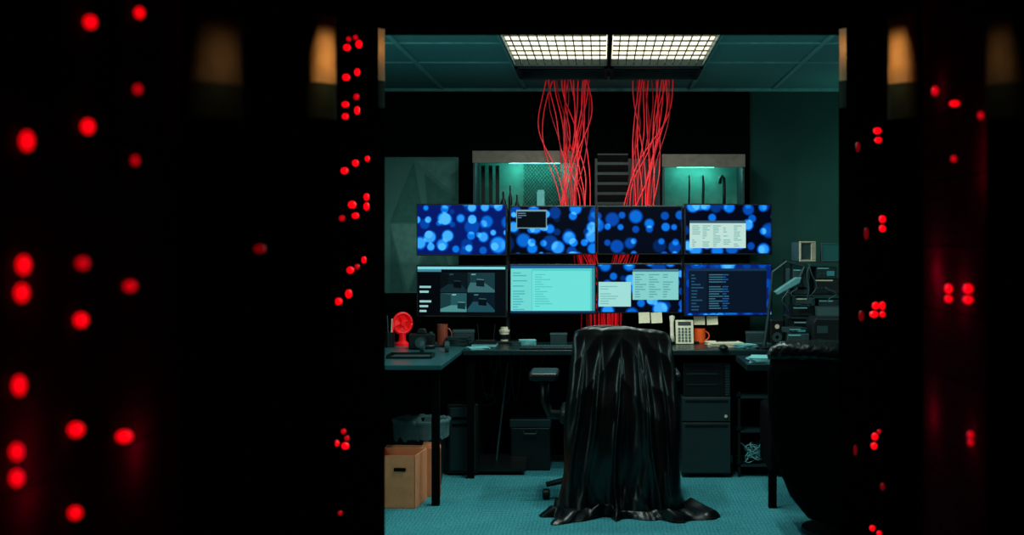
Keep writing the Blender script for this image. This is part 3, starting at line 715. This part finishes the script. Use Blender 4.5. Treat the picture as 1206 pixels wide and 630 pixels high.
for k in range(12):
    pts = []; ph = random.random() * 6; rr = random.uniform(0.6, 1.1)
    for i in range(46):
        a = i / 45 * 2 * PI * 1.6 + ph
        pts.append((0.125 + rr * 0.1 * math.cos(a) * (0.6 + 0.4 * math.sin(a * 0.7)), 0.10 + 0.09 * math.sin(a * 1.1), 0.01 + 0.06 * (0.5 + 0.5 * math.sin(a * 1.7 + k)) + 0.005 * k))
    solo(MB().tube(pts, 0.003, 6), 'loose_cable', M['teapap'], 'one of the pale cables tangled on the lowest shelf of the open black rack', 'cable', (wx(866, 7.6), 7.45, 0.072), group='tangled pale cables', smooth=True)
solo(MB().tube([(0.055 * math.cos(a), 0.006 * math.sin(a * 3), 0.035 * math.sin(a)) for a in [2 * PI * i / 30 * 2 for i in range(31)]], 0.006, 8), 'cable_coil', M['grey'], 'small dark cable coil hanging under the main desk at the left', 'cable', (wx(572, 7.9), 7.915, wz(471, 7.9)), smooth=True)
random.seed(31)
for k in range(6):
    xa = wx(552 + 12 * k, 7.88); xb2 = xa + random.uniform(0.05, 0.22); sag = random.uniform(0.12, 0.4)
    pts = []
    for i in range(26):
        u = i / 25
        pts.append(((xb2 - xa) * u, 0.004 * math.sin(u * 9), -sag * math.sin(PI * u) ** 0.8 - 0.004))
    solo(MB().tube(pts, 0.0035, 6), 'hanging_cable', M['grey'], 'one of the dark cables sagging below the left half of the main desk', 'cable', (xa, 7.88 + 0.006 * k - 0.02, DZ - 0.03), group='cables sagging under the desk', smooth=True)
t = thing('footrest', 'dark tilted footrest on a slanted rod under the main desk', 'footrest', (wx(590, 7.7), 7.6, 0))
MB().box(-0.16, 0.16, -0.1, 0.1, 0.0, 0.02, Matrix.Translation((0, 0, 0.05)) @ Matrix.Rotation(R(16), 4, 'X')).build('platform', M['black'], t)
MB().box(-0.14, 0.14, 0.06, 0.08, 0, 0.075).box(-0.14, 0.14, -0.08, -0.06, 0, 0.03).build('support', M['modesty'], t)
MB().tube([(-0.02, 0.0, 0.07), (0.045, 0.05, 0.66)], 0.006, 8).build('rod', M['grey'], t)
t = thing('computer_tower', 'dark computer tower standing under the left end of the main desk', 'computer', (wx(548, 7.65), 7.5, 0))
MB().box(-0.09, 0.09, 0, 0.38, 0.01, 0.42).build('case', M['black'], t, bevel=0.005)
MB().box(-0.075, 0.075, -0.006, 0, 0.03, 0.40).build('front_panel', M['cab'], t, bevel=0.004)
MB().box(-0.06, 0.06, -0.010, -0.006, 0.33, 0.345).box(-0.06, 0.06, -0.010, -0.006, 0.29, 0.305).build('drive_slot', M['modesty'], t)
for k in range(4): MB().box(-0.08 + (k % 2) * 0.13, -0.05 + (k % 2) * 0.13, 0.03 + (k // 2) * 0.28, 0.06 + (k // 2) * 0.28, 0, 0.01).build('foot', M['modesty'], t)
t = thing('storage_case', 'dark lidded case standing on the floor under the desk, left of the draped chair', 'case', (wx(625, 7.7), 7.66, 0))
MB().box(-0.12, 0.12, 0, 0.24, 0, 0.26).build('body', M['black'], t, bevel=0.008)
MB().box(-0.125, 0.125, -0.005, 0.245, 0.26, 0.31).build('lid', M['cab'], t, bevel=0.006)
MB().tube([(-0.04, -0.004, 0.24), (-0.035, -0.025, 0.225), (0.035, -0.025, 0.225), (0.04, -0.004, 0.24)], 0.006, 8).build('handle', M['grey'], t)
# bin
t = thing('waste_bin', 'round dark waste bin with a crumpled plastic liner under the left desk', 'bin', (wx(494, 7.15), 7.22, 0))
MB().lathe([(0.11, 0), (0.115, 0.005), (0.150, 0.35), (0.155, 0.36), (0.14, 0.36), (0.11, 0.02)], n=36).build('bucket', M['black'], t, smooth=False)
vs = []; nn = 140
prof = [(0.157, 0.27), (0.158, 0.32), (0.162, 0.355), (0.165, 0.368), (0.156, 0.378), (0.135, 0.36), (0.12, 0.22)]
for j, (r, z) in enumerate(prof):
    for k in range(nn):
        a = 2 * PI * k / nn; d = 0.012 * N1(math.cos(a) * 3, math.sin(a) * 3, j * 0.5) + 0.004 * N1(math.cos(a) * 11, math.sin(a) * 11, j * 0.3); vs.append(((r + max(d, -0.001)) * math.cos(a), (r + max(d, -0.001)) * math.sin(a), z + d * (3.0 if j == 0 else 1)))
MB().add(vs, [(i * nn + k, i * nn + (k + 1) % nn, (i + 1) * nn + (k + 1) % nn, (i + 1) * nn + k) for i in range(len(prof) - 1) for k in range(nn)]).build('liner', M['liner'], t, smooth=True)
lb = M['liner'].node_tree.nodes['Principled BSDF']; lb.inputs['Transmission Weight'].default_value = 0.5; lb.inputs['IOR'].default_value = 1.15
def openbox(loc, W, D, H, rz, label, hole=True):
    t = thing('cardboard_box', label, 'cardboard box', loc, rz)
    MB().box(0, W, 0, D, 0, 0.005).box(0, W, D - 0.005, D, 0, H).box(0, 0.005, 0, D, 0, H).box(W - 0.005, W, 0, D, 0, H).box(0, W, 0, 0.005, 0, H).build('carton', M['card'], t)
    if hole: MB().tube([(W * 0.66 - 0.03, -0.0015, H * 0.74), (W * 0.66 + 0.03, -0.0015, H * 0.74)], 0.009, 10).build('hand_hole', M['modesty'], t)
    MB().add([(0.004, D, H), (W - 0.004, D, H), (W - 0.004, D + 0.04, H + 0.008), (0.004, D + 0.04, H + 0.008)], [(0, 1, 2, 3)]).build('flap', M['cardd'], t)
    return t
openbox((-1.19, 6.57, 0), 0.235, 0.26, 0.272, -0.10, 'open cardboard box with a hand hole in front of the left desk leg')
openbox((-0.965, 6.86, 0), 0.10, 0.14, 0.26, 0.12, 'narrow cardboard box standing behind the left desk leg', False)

# ------------------------------------------------------------------ desk items
def dy(py): return 900.0 / (py - VY)
def at(px, py): y = dy(py); return (wx(px, y), y, DZ)
def mug(px, py, r, h, m, label, name='mug'):
    t = thing(name, label, 'mug', at(px, py))
    MB().lathe([(r * 0.9, 0), (r, 0.006), (r, h), (r - 0.004, h), (r - 0.006, 0.01)], n=28).build('cup', m, t, smooth=False)
    MB().tube([(r - 0.004 + 0.028 * math.sin(a), 0, h * 0.5 + h * 0.3 * math.cos(a)) for a in [PI * i / 10 for i in range(11)]], 0.0045, 8).build('handle', m, t, smooth=True)
mug(824, 404, 0.035, 0.09, M['orange'], 'orange mug right of the cream desk phone')
mug(521, 407, 0.032, 0.13, M['brown'], 'tall brown mug on the left desk beside the black camera')
t = thing('takeaway_cup', 'small white lidded cup standing left of centre on the main desk', 'cup', at(594, 404))
MB().lathe([(0.022, 0), (0.03, 0.07)], n=24).build('cup', M['paper'], t)
MB().lathe([(0.033, 0.07), (0.033, 0.082), (0.024, 0.084), (0.022, 0.1)], n=24).build('lid', M['cream'], t)
MB().lathe([(0.0275, 0.025), (0.0305, 0.055)], n=24).build('sleeve', M['blackm'], t)
x, y, z = at(806, 405)
t = thing('desk_phone', 'cream desk phone with a keypad and handset, propped upright on the main desk', 'phone', (x, y - 0.05, z), 0)
Tm = Matrix.Translation((0, 0, 0.004)) @ Matrix.Rotation(R(-22), 4, 'X')
MB().box(-0.055, 0.055, 0, 0.025, 0, 0.155, Tm).box(-0.045, 0.045, 0.02, 0.11, -0.004, 0.006).build('body', M['cream'], t, bevel=0.003)
b_ = MB()
for r_ in range(5):
    for c_ in range(4):
        b_.box(-0.04 + c_ * 0.021, -0.04 + c_ * 0.021 + 0.014, -0.005, 0, 0.014 + r_ * 0.019, 0.026 + r_ * 0.019, Tm)
b_.build('keypad', M['grey'], t)
MB().box(-0.04, 0.04, -0.003, 0, 0.118, 0.142, Tm).build('display', M['blackm'], t)
MB().tube([Tm @ Vector((-0.075, -0.01, 0.01)), Tm @ Vector((-0.078, -0.02, 0.05)), Tm @ Vector((-0.078, -0.02, 0.13)), Tm @ Vector((-0.075, -0.01, 0.17))], [0.018, 0.012, 0.012, 0.018], 12).build('handset', M['cream'], t, smooth=True)
def papers(px, py, w, d, n, label, m, name='paper_stack', rz=0.0, z=DZ):
    mb = MB(); rnd = random.Random(px)
    for i in range(n):
        mb.box(-w / 2, w / 2, -d / 2, d / 2, i * 0.004, i * 0.004 + 0.003, Matrix.Rotation(rnd.uniform(-0.2, 0.2), 4, 'Z'))
    x, y, _ = at(px, py); return solo(mb, name, m, label, 'papers', (x, y, z), (0, 0, rz))
papers(853, 407, 0.20, 0.2, 6, 'fanned stack of white papers right of the orange mug', M['paper'])
solo(MB().tube([(-0.07, 0, 0), (0.06, 0, 0), (0.07, 0, 0)], [0.004, 0.004, 0.001], 8), 'pen', M['black'], 'black pen lying on the fanned white papers', 'pen', (at(856, 407)[0], at(856, 407)[1], DZ + 0.0285), (0, 0, 0.3))
papers(540, 407, 0.13, 0.16, 14, 'thick stack of papers at the left end of the main desk', M['cab'])
papers(621, 406, 0.1, 0.1, 8, 'small pale notepad under the pale cyan document monitor', M['teapap'], 'notepad')
papers(548, 415, 0.12, 0.1, 3, 'loose pale sheets at the corner where the two left desks meet', M['teapap'], 'loose_sheets', 0.3).location = (-0.72, 7.44, DZ)
papers(880, 409, 0.1, 0.13, 5, 'pale folded sheets between the fanned papers and the small speaker', M['teapap'], 'folded_sheets', 0.4)
b = thing('notebook', 'thick dark notebook lying right of the paper stack', 'notebook', at(571, 408))
MB().box(-0.075, 0.075, -0.09, 0.09, 0, 0.004).box(-0.075, 0.075, -0.09, 0.09, 0.022, 0.026).box(-0.075, -0.071, -0.09, 0.09, 0, 0.026).build('cover', M['black'], b)
MB().box(-0.071, 0.072, -0.086, 0.086, 0.004, 0.022).build('pages', M['teapap'], b)
for k, (px, w, d, h, lab) in enumerate(((546, 0.13, 0.1, 0.09, 'dark lidded box on the main desk below the camera picture monitor'),
                                       (658, 0.10, 0.08, 0.07, 'small dark lidded box on the main desk near the red cables'),
                                       (889, 0.11, 0.09, 0.08, 'dark lidded box at the right end of the main desk'))):
    t = thing('desk_box', lab, 'box', (wx(px, 7.78), 7.78, DZ), 0.1 * (1 - k))
    MB().box(-w / 2, w / 2, -d / 2, d / 2, 0, h * 0.8).build('base', M['cab'], t, bevel=0.004)
    MB().box(-w / 2 - 0.003, w / 2 + 0.003, -d / 2 - 0.003, d / 2 + 0.003, h * 0.8, h).build('lid', M['grey'], t, bevel=0.003)
t = thing('router', 'small black router with two antennas at the back of the main desk', 'router', (wx(572, 7.84), 7.84, DZ))
MB().box(-0.06, 0.06, -0.035, 0.035, 0, 0.025).build('case', M['black'], t, bevel=0.004)
for s_ in (-1, 1): MB().tube([(s_ * 0.045, 0.03, 0.02), (s_ * 0.055, 0.035, 0.12)], 0.004, 8).build('antenna', M['blackm'], t)
MB().box(-0.04, 0.0, -0.036, -0.035, 0.01, 0.014).build('status_light', emat((60, 220, 190), 1.0), t)
t = thing('headphones', 'black headphones lying on the left desk in front of the camera', 'headphones', (wx(512, 7.2), 7.2, DZ))
MB().tube([(0.07 * math.cos(a), 0.07 * math.sin(a), 0.03) for a in [PI * i / 16 for i in range(17)]], 0.007, 8).build('headband', M['black'], t, smooth=True)
for s_ in (-1, 1): MB().lathe([(0.02, -0.012), (0.032, -0.01), (0.032, 0.01), (0.02, 0.014)], (s_ * 0.07, -0.005, 0.033), 20, 'x').build('ear_cup', M['grey'], t)
t = thing('tape_roll', 'dark roll of tape lying on the main desk near the white cup', 'tape roll', (wx(607, 7.7), 7.7, DZ))
MB().lathe([(0.022, 0), (0.035, 0), (0.035, 0.022), (0.022, 0.022)], n=28).build('tape', M['cab'], t)
def keyboard(px, py, w, label):
    x, y, z = at(px, py)
    t = thing('keyboard', label, 'keyboard', (x, y, z))
    MB().box(-w / 2, w / 2, -0.07, 0.07, 0, 0.014).build('case', M['black'], t, bevel=0.003)
    m = MB()
    n = int(w / 0.019)
    for i in range(n):
        for j in range(6): m.box(-w / 2 + 0.008 + i * 0.0185, -w / 2 + 0.023 + i * 0.0185, -0.06 + j * 0.02, -0.045 + j * 0.02, 0.014, 0.02)
    m.build('keys', M['grey'], t)
keyboard(645, 411, 0.32, 'black keyboard on the main desk left of the draped chair')
keyboard(748, 411, 0.30, 'black keyboard on the main desk behind the draped chair')
t = thing('mouse', 'black computer mouse on the main desk right of the draped chair', 'mouse', at(852, 412))
MB().ell((0, 0, 0.012), 0.028, 0.048, 0.018, 18, 10).build('shell', M['black'], t, smooth=True)
MB().ell((0, -0.026, 0.029), 0.004, 0.008, 0.005).build('wheel', M['grey'], t)
x, y, z = at(497, 411)
t = thing('camera', 'black camera with a round lens lying on the left desk', 'camera', (x, y, z))
MB().box(-0.075, 0.075, -0.03, 0.03, 0, 0.09).prism([(-0.03, 0.09), (0.03, 0.09), (0.02, 0.12), (-0.02, 0.12)], -0.025, 0.025).build('body', M['black'], t, bevel=0.006)
MB().lathe([(0.036, -0.075), (0.038, -0.07), (0.034, -0.03), (0.034, -0.028)], (0, 0, 0.043), 28, 'y').build('lens', M['black'], t)
MB().lathe([(0.03, -0.078), (0.03, -0.074)], (0, 0, 0.043), 28, 'y').build('lens_glass', M['grey'], t)
MB().lathe([(0.012, 0.089), (0.012, 0.1)], (0.052, 0, 0), 16).build('dial', M['grey'], t)
x, y, z = at(474, 407)
t = thing('desk_fan', 'small bright red desk fan at the back of the left desk', 'fan', (x, y, z), 0.45)
MB().lathe([(0.04, 0), (0.04, 0.012), (0.022, 0.03), (0.018, 0.08)], n=20).build('base', M['redp'], t)
MB().tube([(0.056 * math.cos(a), -0.0, 0.135 + 0.06 * math.sin(a)) for a in [2 * PI * i / 28 for i in range(29)]], 0.010, 8).build('ring', M['redp'], t, smooth=True)
MB().lathe([(0.05, 0.01), (0.056, 0.02), (0.04, 0.055), (0.02, 0.065)], (0, 0, 0.135), 24, 'y').build('motor_cover', M['redp'], t)
fb = MB()
for k in range(4):
    a = k * PI / 2
    p = []
    for (r_, da, yy) in ((0.01, -0.4, 0.006), (0.05, -0.45, 0.002), (0.052, 0.35, -0.012), (0.01, 0.4, -0.006)): p.append((r_ * math.cos(a + da), yy, 0.135 + r_ * math.sin(a + da)))
    fb.add(p, [(0, 1, 2, 3)])
fb.lathe([(0.014, -0.016), (0.014, 0.008)], (0, 0, 0.135), 16, 'y').build('blades', M['redp'], t)
x, y, z = at(461, 409)
t = thing('pen_pot', 'dark pen pot with pens beside the red fan', 'pen pot', (x - 0.01, y, z))
MB().lathe([(0.028, 0), (0.03, 0.09), (0.026, 0.09), (0.024, 0.006)], n=24).build('pot', M['black'], t)
for k, (a, b, m) in enumerate(((0.01, 0.17, 'cream'), (-0.012, 0.19, 'grey'), (0.016, 0.15, 'red'))):
    MB().tube([(a * 0.5, 0, 0.008), (a * 1.3, 0.005 * k, b)], 0.0035, 8).build('pen', M[m], t)
t = thing('paper_tray', 'flat black tray lying near the front of the left desk', 'tray', at(484, 421))
MB().box(-0.12, 0.12, -0.08, 0.08, 0, 0.004).box(-0.12, 0.12, 0.076, 0.08, 0, 0.022).box(-0.12, -0.116, -0.08, 0.08, 0, 0.022).box(0.116, 0.12, -0.08, 0.08, 0, 0.022).box(-0.12, 0.12, -0.08, -0.076, 0, 0.012).build('tray', M['black'], t)
MB().box(-0.1, 0.1, -0.07, 0.07, 0.004, 0.01).build('sheets', M['grey'], t)
t = thing('speaker', 'small black desktop speaker at the right end of the main desk', 'speaker', (wx(914, 7.75), 7.75, DZ))
MB().box(-0.04, 0.04, -0.045, 0.045, 0, 0.155).build('cabinet', M['black'], t, bevel=0.005)
MB().lathe([(0.03, -0.05), (0.026, -0.047), (0.012, -0.046), (0.01, -0.05)], (0, 0, 0.05), 24, 'y').build('woofer', M['grey'], t)
MB().lathe([(0.014, -0.05), (0.01, -0.046)], (0, 0, 0.115), 20, 'y').build('tweeter', M['cream'], t)
x, y, z = wx(900, 7.42), 7.42, DZ
t = thing('desk_lamp', 'jointed desk lamp with a pale wedge head beside the bottom right monitor', 'lamp', (x, y, z))
MB().lathe([(0.05, 0), (0.05, 0.012), (0.012, 0.02)], n=28).build('base', M['black'], t)
MB().tube([(0, 0, 0.01), (0.03, 0.01, 0.22), (0.04, 0.0, 0.34)], 0.010, 8).build('arm', M['cab'], t, smooth=False)
MB().tube([(0.2, 0.0, 0.40), (0.235, 0.0, 0.48)], 0.011, 8).tube([(0.235, 0, 0.48), (0.13, 0.0, 0.51), (0.05, 0, 0.45), (0.04, 0.0, 0.34)], 0.009, 8).build('arm', M['cab'], t, smooth=False)
MB().prism([(0.055, 0.335), (0.075, 0.315), (0.205, 0.385), (0.215, 0.42), (0.18, 0.42)], -0.035, 0.035).build('head', M['lampg'], t, bevel=0.006)
sy = 7.42
SX = wx(931, 7.42); SW = 0.45
t = thing('equipment_shelf', 'black four-tier equipment shelf standing on the right desk', 'shelf', (SX, sy, DZ))
for x in (0, SW - 0.012):
    for y in (0.02, 0.3): MB().box(x, x + 0.012, y, y + 0.012, 0, 0.52).build('upright', M['blackm'], t)
for z in (0.015, 0.18, 0.31, 0.50): MB().box(-0.0, SW, -0.005, 0.32, z, z + 0.008).build('shelf', M['cab'], t)
def device(x, z, w, h, label, k, y=sy + 0.01, rz=0.0, D_=0.22, body='black', knobs=True, trim='teapap'):
    d = thing('equipment_box', label, 'electronic device', (x, y, z), rz, 'devices on and beside the equipment shelf')
    MB().box(0, w, 0, D_, 0, h).build('case', M[body], d, bevel=0.004)
    MB().box(0.004, w * 0.6, -0.003, 0, h - 0.012, h - 0.005).build('face_trim', M[trim], d)
    if knobs:
        p = MB()
        for q in range(1 + k): p.lathe([(0.006, -0.006), (0.006, 0)], (0.02 + q * 0.024, 0, h * 0.42), 12, 'y')
        p.build('knobs', M['grey'], d)
    if k % 2: MB().box(w - 0.06, w - 0.015, -0.003, 0, h * 0.25, h * 0.65).build('display', emat((60, 150, 150), 0.4), d)
    else: MB().box(0.03, w - 0.02, -0.002, 0, h * 0.2, h * 0.28).build('slot', M['cab'] if body == 'black' else M['modesty'], d)
device(SX + 0.02, DZ + 0.024, 0.25, 0.14, 'tall black device on the lowest tier of the equipment shelf', 1)
device(SX + 0.015, DZ + 0.189, 0.14, 0.06, 'slim black device, lower of two stacked on the second tier', 2, rz=0.03, knobs=False)
device(SX + 0.03, DZ + 0.251, 0.11, 0.05, 'slim grey device stacked on top of another on the second tier', 2, rz=-0.12, D_=0.16, body='grey', knobs=False, trim='cream')
device(SX + 0.165, DZ + 0.189, 0.14, 0.10, 'square teal-grey device at the right of the second tier', 2, rz=-0.06, body='cab', D_=0.2)
device(SX + 0.015, DZ + 0.319, 0.10, 0.15, 'tall grey device on the third tier of the equipment shelf', 2, rz=0.12, body='grey', knobs=False, D_=0.16)
device(SX + 0.14, DZ + 0.319, 0.18, 0.09, 'low wide device on the third tier beside the tall grey one', 2, trim='cream')
device(SX + 0.155, DZ + 0.410, 0.12, 0.07, 'small teal-grey device resting on the low wide third-tier device', 1, rz=0.12, D_=0.15, body='cab')
device(SX - 0.07, DZ, 0.13, 0.06, 'low black device, bottom of the leaning stack in front of the equipment shelf', 1, y=7.12, rz=0.15, D_=0.16)
device(SX - 0.06, DZ + 0.061, 0.12, 0.05, 'grey device, middle of the leaning stack in front of the equipment shelf', 2, y=7.12, rz=-0.1, D_=0.15, body='grey', knobs=False)
device(SX - 0.05, DZ + 0.112, 0.11, 0.03, 'thin dark device, topmost of the leaning stack in front of the equipment shelf', 1, y=7.13, rz=0.2, D_=0.13, body='cab')
p_ = thing('printer', 'bulky dark printer with a sloped paper tray below the equipment shelf', 'printer', (SX + 0.07, 7.04, DZ))
MB().prism([(0, 0), (0.28, 0), (0.28, 0.18), (0.26, 0.205), (0.02, 0.205), (0, 0.18)], 0, 0.26).build('body', M['black'], p_, bevel=0.006)
MB().box(0.04, 0.24, -0.004, 0.0, 0.05, 0.08).box(0.015, 0.265, -0.004, 0, 0.193, 0.199).build('paper_slot', M['grey'], p_)
MB().box(0.05, 0.21, 0, 0.006, 0, 0.06, Matrix.Translation((0, 0.22, 0.203)) @ Matrix.Rotation(R(-25), 4, 'X')).build('paper_support', M['cab'], p_)
MB().box(0.06, 0.20, -0.002, 0, 0, 0.05, Matrix.Translation((0, 0.219, 0.204)) @ Matrix.Rotation(R(-25), 4, 'X')).build('paper', M['grey'], p_)
MB().box(0.02, 0.08, -0.006, 0.0, 0.12, 0.16).build('control_panel', M['grey'], p_)
def crt(x, w, h, lab, rz, m, bz):
    d = thing('small_display', lab, 'display', (x, sy + 0.03, DZ + 0.509), rz, 'small displays on top of the shelf')
    MB().box(0, w, 0, 0.02, 0, 0.012).box(0, w, 0, 0.02, h - 0.01, h).box(0, 0.01, 0, 0.02, 0.012, h - 0.01).box(w - 0.03, w, 0, 0.02, 0.012, h - 0.01).build('bezel', bz, d, bevel=0.003)
    MB().box(0.004, w - 0.004, 0.02, 0.16, 0.0, h - 0.004).build('casing', M['grey'], d, bevel=0.006)
    MB().box(0.01, w - 0.03, 0.01, 0.02, 0.012, h - 0.01).build('glass', m, d)
crt(SX + 0.06, 0.10, 0.12, 'small cream-framed display, the left one on top of the equipment shelf', 0.2, M['grey'], mat('bezel_tan', (170, 158, 134)))
crt(SX + 0.185, 0.16, 0.11, 'small grey-framed display, the right one on top of the equipment shelf', -0.1, emat((24, 76, 72), 0.7), M['grey'])
random.seed(9)
for k in range(5):
    xa = SX - 0.02 + 0.06 * k * random.uniform(0.7, 1.0); pts = []
    za, zb_ = random.choice((0.5, 0.36, 0.44)), random.choice((0.24, 0.22, 0.28))
    sw = random.uniform(0.02, 0.05) * random.choice((-1, 1))
    for i in range(24):
        u = i / 23
        pts.append((sw * math.sin(PI * u) + 0.01 * math.sin(u * 9 + k), -0.03 - 0.012 * math.sin(PI * u), zb_ + (za - zb_) * (1 - u)))
    solo(MB().tube(pts, 0.0036, 6), 'shelf_cable', M['grey'], 'one of the thin dark cables looping down the front of the equipment shelf', 'cable', (xa, sy, DZ), group='cables on the equipment shelf', smooth=True)
papers(890, 425, 0.17, 0.2, 7, 'untidy pale teal papers on the near corner of the right desk', M['teapap']).location = (0.86, 6.62, DZ)
papers(893, 411, 0.09, 0.12, 6, 'dark folders at the right end of the main desk', M['grey'], 'folder_stack').location = (0.96, 7.58, DZ)
papers(915, 423, 0.06, 0.1, 3, 'small tan cards on the right desk beside the pale papers', M['card'], 'card_stack').location = (1.02, 6.6, DZ)

# ------------------------------------------------------------------ lights
for x in (-0.24, 0.33):
    for y in (5.95, 6.5, 7.1):
        lamp('SPOT', (x, y, ZC - 0.02), 26, (0.74, 1.0, 0.94), name='ceiling_lamp', spot_size=R(172), spot_blend=0.6, shadow_soft_size=0.05)
for sx_, e in ((-1, 13), (1, 8)):
    l = lamp('AREA', (sx_ * 2.1, 5.36, 1.55), e, (0.55, 1.0, 0.95), (R(90), 0, R(90) if sx_ > 0 else R(-90)), name='unseen_side_fill', shape='RECTANGLE', size=0.2, size_y=1.3)  # added fill lights out of view, for highlights on the sheet
lamp('AREA', (0.05, 5.25, 2.36), 3, (0.6, 1.0, 0.95), (R(35), 0, 0), name='door_head_lamp', shape='RECTANGLE', size=1.4, size_y=0.08)  # added fill light hidden behind the lintel
lamp('POINT', (1.95, 8.1, 1.75), 4.5, (0.5, 1.0, 0.88), name='unseen_corner_fill', shadow_soft_size=0.1)  # added fill light out of view, grading the back wall's right end
wd = bpy.data.worlds.new('world'); S.world = wd; wd.use_nodes = True
wd.node_tree.nodes['Background'].inputs['Color'].default_value = (0, 0, 0, 1)

# ------------------------------------------------------------------ camera
cd = bpy.data.cameras.new('camera'); cam = bpy.data.objects.new('camera', cd); C.objects.link(cam)
cam.location = (0, 0, CZ); cam.rotation_euler = (PI / 2, 0, 0)
cd.sensor_width = 36; cd.lens = 36 * F / 1206.0
cd.shift_x = -(VX - 603) / 1206.0; cd.shift_y = -(315 - VY) / 1206.0
cd.clip_start = 0.05
cd.dof.use_dof = True; cd.dof.focus_distance = 7.5; cd.dof.aperture_fstop = 1.8
S.camera = cam
